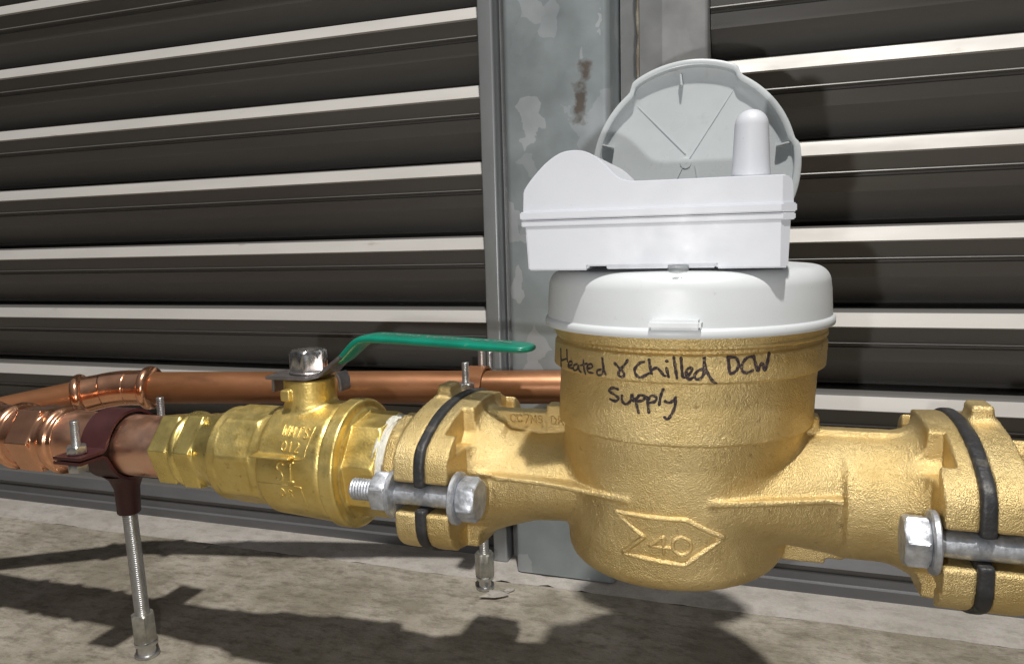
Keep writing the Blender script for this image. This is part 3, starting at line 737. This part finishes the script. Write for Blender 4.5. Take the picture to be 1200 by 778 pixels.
# ================================================================== water meter
def body_field():
    f = Field((-19.0, 33.0, -18.6), (11.3, 47.0, -4.6), 0.08)
    cx = (-4.0 + 0.06 * (f.Z + 6)).astype(np.float32)
    f.add(cylz(f, -17.2, -9.0, 5.6, cx, rd=0.9, r2=6.28))
    f.add(cylz(f, -9.62, -6.2, 6.5, cx, rd=0.12), 0.06)
    # left horn
    tab = [(-16, 3.5, 3.45, -13.5), (-15.0, 3.45, 3.3, -13.55), (-13.6, 3.5, 2.85, -13.6), (-12, 3.6, 2.45, -13.45), (-9, 3.95, 2.45, -13.15), (-6, 3.9, 2.2, -13.0), (-4, 3.5, 2.0, -13.0)]
    ry, rz, cz = (sweep_interp(f.X, tab, c) for c in (1, 2, 3))
    d = (np.sqrt(((f.Y - 40) / ry) ** 2 + ((f.Z - cz) / rz) ** 2) - 1) * np.minimum(ry, rz)
    d = np.maximum(d, np.maximum(-16.2 - f.X, f.X + 4))
    f.add(d, 0.35)
    fw = np.interp(f.X, [-15.2, -13.5, -11, -9, -6.1, -5.9], [3.6, 3.95, 4.25, 4.85, 5.85, 5.6]).astype(np.float32)
    fin = np.maximum(np.abs(f.Z + 12.62 - 0.012 * (f.X + 12)) - 0.13, np.maximum(-14.9 - f.X, f.X + 6.0))
    fin = np.maximum(fin, np.abs(f.Y - 40) - fw); f.add(fin, 0.14)
    # right horn
    tab = [(-4, 4.6, 2.2, -12.9), (-2.6, 5.4, 2.3, -12.9), (-1.4, 5.25, 2.5, -12.95), (1, 4.35, 2.75, -13.0), (3.3, 3.40, 3.05, -13.2), (3.5, 3.35, 3.08, -13.25), (3.75, 3.12, 3.14, -13.3), (9, 3.12, 3.14, -13.3)]
    ry, rz, cz = (sweep_interp(f.X, tab, c) for c in (1, 2, 3))
    d = (np.sqrt(((f.Y - 40) / ry) ** 2 + ((f.Z - cz) / rz) ** 2) - 1) * np.minimum(ry, rz)
    d = np.maximum(d, np.maximum(-4 - f.X, f.X - 8.2))
    f.add(d, 0.3)
    fin = np.maximum(np.abs(f.Z + 12.42 + 0.012 * (f.X - 0)) - 0.14, np.maximum(-2.4 - f.X, f.X - 3.5))
    fin = np.maximum(fin, np.abs(f.Y - 40) - np.maximum(ry, 3.6) - 0.36); f.add(fin, 0.14)
    # parting-line webs
    f.add(fbox(f, -15.4, -10.0, 39.55, 40.45, -12.5, -9.78, 0.1), 0.12)
    f.add(fbox(f, -11.6, -10.0, 39.5, 40.5, -11, -9.35, 0.1), 0.12)
    f.add(fbox(f, 1.5, 8.0, 39.55, 40.45, -12, -9.95, 0.1), 0.15)
    f.add(fbox(f, 1.5, 2.6, 39.5, 40.5, -12, -9.25, 0.2), 0.15)
    f.add(fbox(f, -11.0, -9.2, 39.4, 40.6, -16.0, -13, 0.1), 0.12)
    f.add(fbox(f, 0.6, 3.0, 39.4, 40.6, -16.9, -13, 0.1), 0.15)
    f.add(fbox(f, 2.6, 3.9, 39.4, 40.6, -16.6, -13, 0.1), 0.15)
    # the body itself stays in front of the horns' hidden cores
    f.add(cylz(f, -9.62, -6.2, 6.52, cx, rd=0.02))
    # flanges with a cone behind them and pockets for the bolt heads
    F2 = flange2d(f)
    f.add(slab(f, F2, -16.56, -15.2, 0.12), 0.1)
    f.add(slab(f, F2, 7.05, 8.40, 0.12), 0.1)
    f.add(cylx(f, -15.6, -13.9, 4.0, cz=-13.4, rd=0.1, r2=3.0), 0.4)
    f.add(cylx(f, 5.7, 7.4, 3.0, cz=-13.3, rd=0.1, r2=4.0), 0.4)
    for s in (-1, 1):
        yb = 40 + s * 5.5
        for (a, b) in ((-15.25, -13.75), (5.55, 7.12)):
            rr = np.maximum(np.abs(f.Z + 13.3) - 2.0 - 0.25 * (f.Y - 34) * (-s), 3.5 - (f.Y - 40) * s)
            f.cut(np.maximum(rr, np.maximum(a - f.X, f.X - b)), 0.1)
    # thin web between the neck and the thick ear bosses
    rad = np.sqrt((f.Y - 40) ** 2 + (f.Z + 13.35) ** 2)
    for s in (-1, 1):
        u = (f.Y - 40) * s
        for (a, b) in ((-15.85, -13.2), (5.0, 7.72)):
            xx = np.maximum(a - f.X, f.X - b)
            for t in (-1, 1):
                w = (f.Z + 13.3) * t
                pk = np.maximum(np.maximum(3.55 - rad, 2.15 - w), np.maximum(2.3 - u, (u - 4.8) * .5))
                f.cut(np.maximum(pk, xx), 0.15)
    boltslots(f)
    # neck ring band that carries the handwriting
    f.add(cylz(f, -6.62, -5.34, 6.88, cx, rd=0.03))
    f.add(cylz(f, -5.9, -4.92, 6.66, cx), 0)
    f.add(cylz(f, -5.12, -4.9, 6.88, cx, rd=0.03))
    return f
f = body_field()
wm = thing('water_meter', 'brass water meter with a pale grey plastic cap, handwriting and a raised 40 arrow', 'water meter', (-4.2, 40, -17.3))
mb, V_, F_ = smoothmesh('meter_body', f.surface(), m_cast, wm, grain=0.008)
tb = bvh_of(V_, F_)
mesh('raised_arrow', *strokes_on(tb, [[(-6.72, -13.22), (-3.38, -13.2), (-1.75, -14.15), (-3.45, -15.5), (-6.42, -15.25), (-5.35, -14.25), (-6.72, -13.22)]], 0.15, rp_(0.17), 0.08, curve=False), m_cast, wm, smooth=True)
n40 = [[(-4.42, -14.98), (-4.42, -14.1), (-5.08, -14.66), (-4.12, -14.66)], [(-3.6, -14.06), (-3.95, -14.3), (-3.95, -14.75), (-3.6, -14.98), (-3.22, -14.75), (-3.22, -14.3), (-3.6, -14.06)]]
mesh('raised_number', *strokes_on(tb, n40[:1], 0.11, rp_(0.11), 0.05, curve=False), m_cast, wm, smooth=True)
mesh('raised_number', *strokes_on(tb, n40[1:], 0.11, rp_(0.11), 0.05), m_cast, wm, smooth=True)
mesh('raised_lettering', *strokes_on(tb, text('CC7M8 DR', -13.75, -10.42, 0.32, 0.42, 0.085, 0.0), 0.06, rp_(0.11), 0.04), m_cast, wm, smooth=True)
INK_T = [[(-9.83, -5.65), (-9.8, -6.2), (-9.79, -6.66)], [(-9.34, -5.59), (-9.31, -5.91), (-9.29, -6.18)], [(-9.78, -6.24), (-9.31, -6.02)], [(-9.22, -6.36), (-8.96, -6.24), (-9.0, -6.1), (-9.19, -6.21), (-9.2, -6.43), (-8.84, -6.41)], [(-8.63, -6.15), (-8.83, -6.27), (-8.84, -6.49), (-8.63, -6.42), (-8.54, -6.2), (-8.51, -6.42), (-8.39, -6.51)], [(-8.24, -5.89), (-8.21, -6.29), (-8.12, -6.57)], [(-8.41, -6.19), (-8.03, -6.03)], [(-7.99, -6.28), (-7.72, -6.16), (-7.8, -6.02), (-7.99, -6.13), (-7.97, -6.41), (-7.68, -6.44)], [(-7.25, -6.2), (-7.46, -6.3), (-7.43, -6.48), (-7.23, -6.45), (-7.14, -6.23), (-7.19, -5.62), (-7.1, -6.13), (-7.01, -6.43)]]
INK_B = [[(-6.55, -5.83), (-6.35, -6.02), (-6.09, -6.27), (-6.16, -6.43), (-6.35, -6.38), (-6.31, -6.17), (-6.05, -5.86), (-5.91, -5.64)], [(-5.14, -5.67), (-5.37, -5.76), (-5.58, -6.05), (-5.48, -6.32), (-5.27, -6.37), (-4.92, -6.18)], [(-4.92, -5.56), (-4.87, -5.88), (-4.82, -6.23), (-4.8, -6.05), (-4.6, -5.92), (-4.43, -6.03), (-4.28, -6.22), (-4.19, -6.26)], [(-6.45, -7.12), (-6.73, -7.08), (-6.93, -7.24), (-6.68, -7.38), (-6.45, -7.53), (-6.6, -7.69), (-6.88, -7.63)], [(-6.26, -7.38), (-6.26, -7.64), (-6.07, -7.77), (-5.85, -7.59), (-5.77, -7.27), (-5.72, -7.6)], [(-5.63, -7.46), (-5.54, -7.81), (-5.46, -8.11)], [(-5.62, -7.59), (-5.43, -7.3), (-5.17, -7.32), (-5.25, -7.5), (-5.51, -7.58)], [(-5.07, -7.33), (-5.02, -7.76), (-4.99, -8.06)], [(-5.03, -7.48), (-4.87, -7.27), (-4.64, -7.33), (-4.72, -7.53), (-4.97, -7.6)], [(-4.33, -6.93), (-4.45, -7.26), (-4.52, -7.67)], [(-4.15, -5.9), (-4.05, -6.31)], [(-4.16, -5.59), (-4.1, -5.61)], [(-3.83, -5.42), (-3.76, -5.89), (-3.69, -6.35)], [(-3.52, -5.44), (-3.48, -5.93), (-3.43, -6.29), (-3.24, -6.24), (-3.05, -5.98), (-3.13, -5.87), (-3.27, -5.98), (-3.29, -6.24), (-3.17, -6.39), (-2.95, -6.27)], [(-2.57, -5.93), (-2.78, -5.99), (-2.94, -6.21), (-2.87, -6.38), (-2.68, -6.33), (-2.54, -6.07), (-2.55, -5.39), (-2.5, -5.82), (-2.32, -6.26), (-2.13, -6.52), (-2.04, -6.57)], [(-1.55, -5.45), (-1.52, -5.79), (-1.46, -6.14), (-1.23, -6.05), (-1.12, -5.76), (-1.24, -5.47), (-1.6, -5.43)], [(-0.58, -5.45), (-0.78, -5.49), (-0.98, -5.77), (-0.96, -6.06), (-0.78, -6.15), (-0.53, -6.06)], [(-0.51, -5.41), (-0.42, -5.8), (-0.34, -6.1), (-0.24, -5.87), (-0.15, -5.78), (-0.03, -6.1), (0.06, -5.79), (0.13, -5.36)], [(-4.27, -7.48), (-4.08, -7.55), (-3.88, -7.43), (-3.79, -7.29)], [(-3.78, -7.28), (-3.83, -7.73), (-4.01, -8.14), (-4.16, -8.3), (-4.29, -8.21)]]
flat = [(-1, 0.014), (-.5, 0.026), (0, 0.028), (.5, 0.026), (1, 0.014)]
def merge(*vf):
    return join(*vf)
mesh('handwriting', *merge(strokes_on(tb, INK_T, 0.052, flat, 0.04, jitter=0.15), strokes_on(tb, INK_B, 0.068, flat, 0.04, jitter=0.15)), m_ink, wm, smooth=True)
# smooth machined ring and the plastic cap above it
mesh('retaining_ring', *lathe((-4.0, 40, -5.0), (0, 0, 1), [(0, 6.6), (0.05, 6.88), (0.3, 6.9), (0.4, 6.94), (0.6, 6.9)], 120), m_cast, wm, angle=50)
ccx = -4.06
prof = [(0, 7.1), (0.0, 7.26), (0.06, 7.3), (0.30, 7.3), (0.38, 7.24), (0.44, 7.16), (0.9, 7.14), (1.7, 7.10), (2.0, 7.06)]
prof += [(2.0 + 0.85 * math.sin(a), 6.21 + 0.85 * math.cos(a)) for a in np.linspace(0.15, math.pi / 2, 10)] + [(2.93, 5.4), (3.03, 4.0), (3.06, 0.05)]
cap = mesh('cap', *lathe((ccx, 40, -4.56), (0, 0, 1), prof, 128), m_cap, wm, angle=50)
lug = []
mesh('cap_tab', *join(box(-4.85, -2.62, 32.42, 33.2, -4.15, -3.72)), m_cap, cap, bevel=0.12, angle=40)
# ------------- hinged lid standing open behind
lc = np.array([-4.35, 46.6, 3.75]); ld = np.array([0.03, -1, 0.10]); ld /= np.linalg.norm(ld)
_, lu, lv = frame(ld)
def on_lid(u, v, d=0.0):      # u right, v up, d towards the viewer
    r_ = np.array([1, 0, 0]) - ld * ld[0]; r_ /= np.linalg.norm(r_); up = np.cross(r_, ld) * -1
    if up[2] < 0: up = -up
    return lc + r_ * u + up * v + ld * d
def lid_shell():
    n = 160; V = []; F = []
    def Rr(q, base, tab):
        a = math.degrees(q) % 360
        w = 1 / (1 + math.exp((abs((a - 95 + 180) % 360 - 180) - 31) * 1.1))
        w2 = 1 / (1 + math.exp((abs((a - (-5) + 180) % 360 - 180) - 17) * 1.5))
        return base + tab * w + 0.5 * tab * w2
    rings = [('c', 0.05, 0.0), ('c', 3.0, 0.0), ('c', 4.9, 0.02), ('c', 5.25, 0.06), ('i', 5.45, 0.2), ('i', 5.50, 0.46), ('i', 5.54, 0.5), ('o', 5.84, 0.5), ('o', 5.88, 0.46), ('o', 5.88, 0.2), ('o', 5.6, -0.2), ('c', 5.0, -0.25), ('c', 0.05, -0.25)]
    for (k, r, d) in rings:
        for j in range(n):
            q = 2 * math.pi * j / n; rr = Rr(q, r, 0.42) if k != 'c' else r
            V.append(on_lid(rr * math.cos(q), rr * math.sin(q), d))
    for i in range(len(rings) - 1):
        for j in range(n): F.append((i * n + j, i * n + (j + 1) % n, (i + 1) * n + (j + 1) % n, (i + 1) * n + j))
    F.append(tuple(range(n))); F.append(tuple((len(rings) - 1) * n + j for j in range(n)))
    return V, F
lid = mesh('lid', *lid_shell(), m_lid, wm, angle=50)
def lid_bar(a, b, w, h):
    a = np.array(a, float); b = np.array(b, float); d = b - a; d /= np.linalg.norm(d); n_ = np.array([-d[1], d[0]]) * w / 2
    q = [a + n_, b + n_, b - n_, a - n_]
    V = [on_lid(x, y, 0.0) for x, y in q] + [on_lid(x, y, h) for x, y in q]
    return np.array(V), [(0, 1, 2, 3), (4, 7, 6, 5), (0, 4, 5, 1), (1, 5, 6, 2), (2, 6, 7, 3), (3, 7, 4, 0)]
for a, b in (((-3.6, 4.3), (-0.35, 0.9)), ((2.4, 4.6), (-0.35, 0.3)), ((-0.5, 0.2), (-1.6, -2.2)), ((0.2, 0.2), (0.9, -3.5))):
    mesh('lid_rib', *lid_bar(a, b, 0.06, 0.05), m_lid, lid)
for q in (97, 163, 12, 215, 325):
    c_ = math.cos(math.radians(q)); s_ = math.sin(math.radians(q))
    mesh('lid_clip', *join(lid_bar((c_ * 4.85, s_ * 4.85), (c_ * 5.55, s_ * 5.55), 0.12, 0.5)), m_lid, lid, bevel=0.03)
mesh('lid_boss', *lathe(on_lid(-0.35, 0.35, 0.0), ld, [(0, 0.34), (0.04, 0.32), (0.05, 0.15), (0.04, 0.05)], 24), m_lid, lid, angle=40)
mesh('lid_hinge', *box(-5.6, -2.0, 46.0, 47.6, -3.6, -2.0), m_cap, cap, bevel=0.15, angle=40)

def slice_corner(o, p, n):
    """plane the corner off a part; p, n in world centimetres"""
    o0 = origin_of(o) if o.parent else np.zeros(3)
    bm = bmesh.new(); bm.from_mesh(o.data)
    res = bmesh.ops.bisect_plane(bm, geom=bm.verts[:] + bm.edges[:] + bm.faces[:], dist=1e-6, plane_co=Vector((np.array(p) - o0) * S), plane_no=Vector(n), clear_outer=True)
    bmesh.ops.holes_fill(bm, edges=[e for e in bm.edges if e.is_boundary], sides=0)
    for f_ in bm.faces:
        if len(f_.verts) > 4: f_.smooth = False
    bm.to_mesh(o.data); bm.free()
# ------------------------------------------------------------------ pulse reader clipped onto the cap
pr_ = thing('pulse_reader', 'white plastic radio reader with a humped top and a stubby antenna, sitting on the cap', 'meter reader', (-5, 37.5, -1.6))
ang = math.radians(1.5); o_ = np.array([-10.85, 33.75])
def bx3(u, v, z): return (o_[0] + u * math.cos(ang) - v * math.sin(ang), o_[1] + u * math.sin(ang) + v * math.cos(ang), z)
LEN = 11.9
def outline_prism(pts, v0, v1, ):
    k = len(pts); V = [bx3(u, v0, z) for u, z in pts] + [bx3(u, v1, z) for u, z in pts]
    F = [tuple(range(k)), tuple(range(k, 2 * k))[::-1]] + [(i, (i + 1) % k, k + (i + 1) % k, k + i) for i in range(k)]
    return V, F
hump = [(0.05, 2.1), (0.4, 2.58), (1.08, 3.27), (1.73, 3.7), (2.27, 3.83), (2.9, 3.78), (3.48, 3.49), (4.0, 3.02), (4.36, 2.64), (4.7, 2.42), (5.15, 2.34)]
hp = [(0.0, 0.98)] + [tuple(q) for q in smooth_path(hump, 0.16)] + [(7.0, 2.33), (9.5, 2.33), (LEN - .42, 2.32), (LEN - .16, 2.22), (LEN - .05, 2.0), (LEN, 0.98)]
up_ = mesh('upper_shell', *outline_prism(hp, 0.05, 8.0), m_plastic, pr_, bevel=0.06, angle=35)
def rbox(u0, u1, v0, v1, z0, z1):
    V = [bx3(u, v, z) for u in (u0, u1) for v in (v0, v1) for z in (z0, z1)]
    return V, [(0, 1, 3, 2), (4, 6, 7, 5), (0, 4, 5, 1), (2, 3, 7, 6), (0, 2, 6, 4), (1, 5, 7, 3)]
mesh('seam_flange', *rbox(-0.12, LEN + 0.12, -0.08, 8.15, 0.76, 1.14), m_plastic, up_, bevel=0.06, angle=40)
mesh('seam_flange', *rbox(-0.07, LEN + 0.07, -0.03, 8.10, 0.44, 0.735), m_plastic, up_, bevel=0.05, angle=40)
low = [(0.1, 0.5), (0.22, -1.58), (3.05, -1.6), (3.05, -1.42), (8.75, -1.42), (8.75, -1.6), (LEN - 0.2, -1.6), (LEN - 0.12, 0.5)]
mesh('lower_shell', *outline_prism(low, 0.02, 8.0), m_plastic, pr_, bevel=0.07, angle=35)
mesh('base_plate', *rbox(3.9, 8.7, 0.12, 7.4, -1.56, -1.30), m_plastic, pr_, bevel=0.04, angle=40)
cn = (math.cos(ang + math.radians(-58)), math.sin(ang + math.radians(-58)), 0)
for ch in [up_] + list(up_.children) + [q for q in bpy.data.objects if q.name.startswith('lower_shell')]:
    slice_corner(ch, bx3(LEN - 0.55, 0.0 + (0.0 if 'flange' not in ch.name else -0.1), 0), cn)
ac = bx3(10.15, 1.35, 2.3)
pa = [(-0.05, 0.83), (0.3, 0.82), (2.25, 0.72)] + [(2.25 + 0.70 * math.sin(a), 0.02 + 0.70 * math.cos(a)) for a in np.linspace(0.08, math.pi / 2, 12)]
mesh('antenna', *lathe(ac, (0, 0, 1), pa, 48), m_plastic, up_, angle=60)
nb = thing('reader_stud', 'small clear plastic stud between the reader and the cap', 'stud', (-3.75, 34.3, -1.9))
mesh('stud_cone', *lathe((-3.75, 34.2, -2.0), (0, 0, 1), [(0, 1.05), (0.05, 1.02), (0.28, 0.62), (0.3, 0.5), (0.58, 0.48)], 36), m_clear, nb, angle=40)

# ================================================================== flange tails, gaskets, bolts
f = Field((-22.6, 33.2, -18.6), (-16.6, 46.9, -7.5), 0.085)
f.add(slab(f, flange2d(f), -18.35, -17.12, 0.12))
f.add(cylx(f, -19.9, -18.2, 3.1, cz=-13.5, rd=0.1, r2=4.0), 0.5)
f.add(prismx(f, -20.8, -19.3, 3.0, sides=8, cz=-13.6, rot=0.3, rd=0.15, ball=3.2), 0.15)
f.add(cylx(f, -22.0, -20.5, 2.7, cz=-13.6))
f.add(fbox(f, -18.1, -17.25, 39.2, 40.8, -10, -8.4, 0.2), 0.45)
boltslots(f)
ft = thing('flange_tail', 'left brass oval flange tail screwed into the ball valve', 'flange', (-19, 40, -17.9), group='oval flange tails at the meter ends')
smoothmesh('tail_body', f.surface(), m_cast, ft, grain=0.008)
tp = thing('thread_tape', 'messy white thread tape wrapped between valve and flange', 'thread tape', (-22.1, 40, -16.6))
V, F = [], []
n = 90; ks = 16
for i in range(ks):
    x = -21.65 + 0.85 * i / (ks - 1)
    for j in range(n):
        q = 2 * math.pi * j / n
        r_ = 2.80 + 0.20 * math.sin(i / (ks - 1) * math.pi) ** 0.5 + 0.05 * math.sin(q * 7 + i * 1.9) + 0.06 * rng.random()
        V.append((x + 0.07 * math.sin(q * 5 + i), 40 + r_ * math.cos(q), -13.6 + r_ * math.sin(q)))
for i in range(ks - 1):
    for j in range(n): F.append((i * n + j, i * n + (j + 1) % n, (i + 1) * n + (j + 1) % n, (i + 1) * n + j))
F.append(tuple(range(n))); F.append(tuple((ks - 1) * n + j for j in range(n)))
mesh('tape_wrap', V, F, m_tape, tp, smooth=True)
f = Field((8.6, 33.2, -18.6), (16.5, 46.9, -7.5), 0.085)
f.add(slab(f, flange2d(f), 8.98, 10.35, 0.12))
f.add(fbox(f, 9.1, 10.1, 39.2, 40.8, -10, -8.35, 0.2), 0.45)
rr_ = 3.0 + 0.16 * np.cos(26 * np.arctan2(f.Z + 13.3, f.Y - 40))
f.add(np.maximum(np.sqrt((f.Y - 40) ** 2 + (f.Z + 13.3) ** 2) - rr_, np.maximum(10.2 - f.X, f.X - 16.3)), 0.05)
boltslots(f)
ft2 = thing('flange_tail', 'right brass oval flange tail with a fluted collar at the right edge', 'flange', (11, 40, -17.6), group='oval flange tails at the meter ends')
smoothmesh('tail_body', f.surface(), m_cast, ft2, grain=0.008)
op = thing('outlet_pipe', 'copper outlet pipe leaving the fluted collar at the right edge', 'pipe', (20, 40, -15.5))
mesh('pipe', *lathe((16.0, 40, -13.3), (1, 0, 0), [(0, 2.12), (1, 2.12), (60, 2.12)], 48), m_copper, op, angle=40)
for (xa, xb, lab) in ((-17.14, -16.54, 'black rubber gasket squeezed between the left pair of flanges'), (8.38, 9.0, 'black rubber gasket squeezed between the right pair of flanges')):
    f = Field((xa - 0.4, 33.0, -18.6), (xb + 0.4, 47.0, -8.0), 0.07)
    wob = (0.05 * np.sin(f.Y * 1.3) * np.sin(f.Z * 1.1)).astype(np.float32)
    f.add(slab(f, flange2d(f, grow=0.13) + 0 * f.X, xa - 0.02, xb + 0.02, 0.2) + wob * 0.5)
    f.cut(np.maximum(np.sqrt((f.Y - 40) ** 2 + (f.Z + 13.3) ** 2) - 2.2, -1 + 0 * f.X))
    boltslots(f, 0.6)
    g = thing('gasket', lab, 'gasket', ((xa + xb) / 2, 40, -17.7), group='black flange gaskets')
    smoothmesh('gasket_ring', f.surface(), m_gasket, g)
def flange_bolt(label, xh, dirn, length, nut_at, y=34.5, z=-13.3):
    """xh: inner face of the head; dirn +1 = shaft runs to +X"""
    t = thing('flange_bolt', label, 'bolt', (xh, y, z - 1.2), group='galvanised bolts through the flange ears')
    hd = mesh('bolt_head', *join(hexnut((xh - dirn * 0.32, y, z), (-dirn, 0, 0), 1.02, 1.18, 0.12, 0.25)), m_bolt, t, bevel=0.03, angle=35)
    mesh('washer', *lathe((xh, y, z), (-dirn, 0, 0), [(0.0, 0.6), (0.0, 1.30), (0.06, 1.36), (0.24, 1.36), (0.3, 1.3), (0.32, 0.7)], 40), m_bolt, hd, angle=35)
    sh = length - 2.2
    mesh('shank', *lathe((xh, y, z), (dirn, 0, 0), [(0, 0.58), (sh * .3, 0.6), (sh * .6, 0.57), (sh, 0.58)], 24), m_bolt, t, angle=35)
    mesh('threaded_end', *join(thread((xh + dirn * sh, y, z), (dirn, 0, 0), 2.2, 0.60, 0.17, 0.08, 24), lathe((xh + dirn * (length - .02), y, z), (dirn, 0, 0), [(0, 0.52), (0.1, 0.42)], 24)), m_bolt, t, smooth=True)
    nn = mesh('hex_nut', *hexnut((xh + dirn * (nut_at + 0.3), y, z), (dirn, 0, 0), 0.98, 1.16, 0.12, 0.4), m_bolt, t, bevel=0.03, angle=35)
    mesh('washer', *lathe((xh + dirn * nut_at, y, z), (dirn, 0, 0), [(0.0, 0.6), (0.0, 1.25), (0.04, 1.3), (0.22, 1.3), (0.27, 1.25), (0.29, 0.7)], 40), m_bolt, nn, angle=35)
    return t
flange_bolt('galvanised hex bolt through the front ear of the left flanges, its threads pointing left', -15.1, -1, 6.0, 3.3)
flange_bolt('galvanised hex bolt through the front ear of the right flanges, its head pointing left', 6.98, 1, 6.2, 3.5)

# chips of mortar on the floor by the rear rod
for i, (x, y, s) in enumerate(((-21.0, 55.2, 0.55), (-20.2, 56.4, 0.3), (-52.0, 57.2, 0.25))):
    bm = bmesh.new(); bmesh.ops.create_icosphere(bm, subdivisions=2, radius=1)
    for v in bm.verts: v.co = Vector((v.co.x * s * 1.9, v.co.y * s * .8, v.co.z * s * .45)) * (1 + 0.22 * rng.standard_normal()) * S
    me = bpy.data.meshes.new('mortar_chip'); bm.to_mesh(me); bm.free()
    o = link('mortar_chip', me, m_lip, at=(x, y, -FZ + s * .35)); o.rotation_euler.z = 0.5 * i + .4
    o['label'] = ['largest mortar chip on the concrete beside the rear rod foot', 'small mortar chip just behind the rear rod foot', 'tiny mortar chip on the concrete near the mortar lip, left of the valve'][i]
    o['category'] = 'mortar chip'; o['group'] = 'chips of mortar on the concrete'
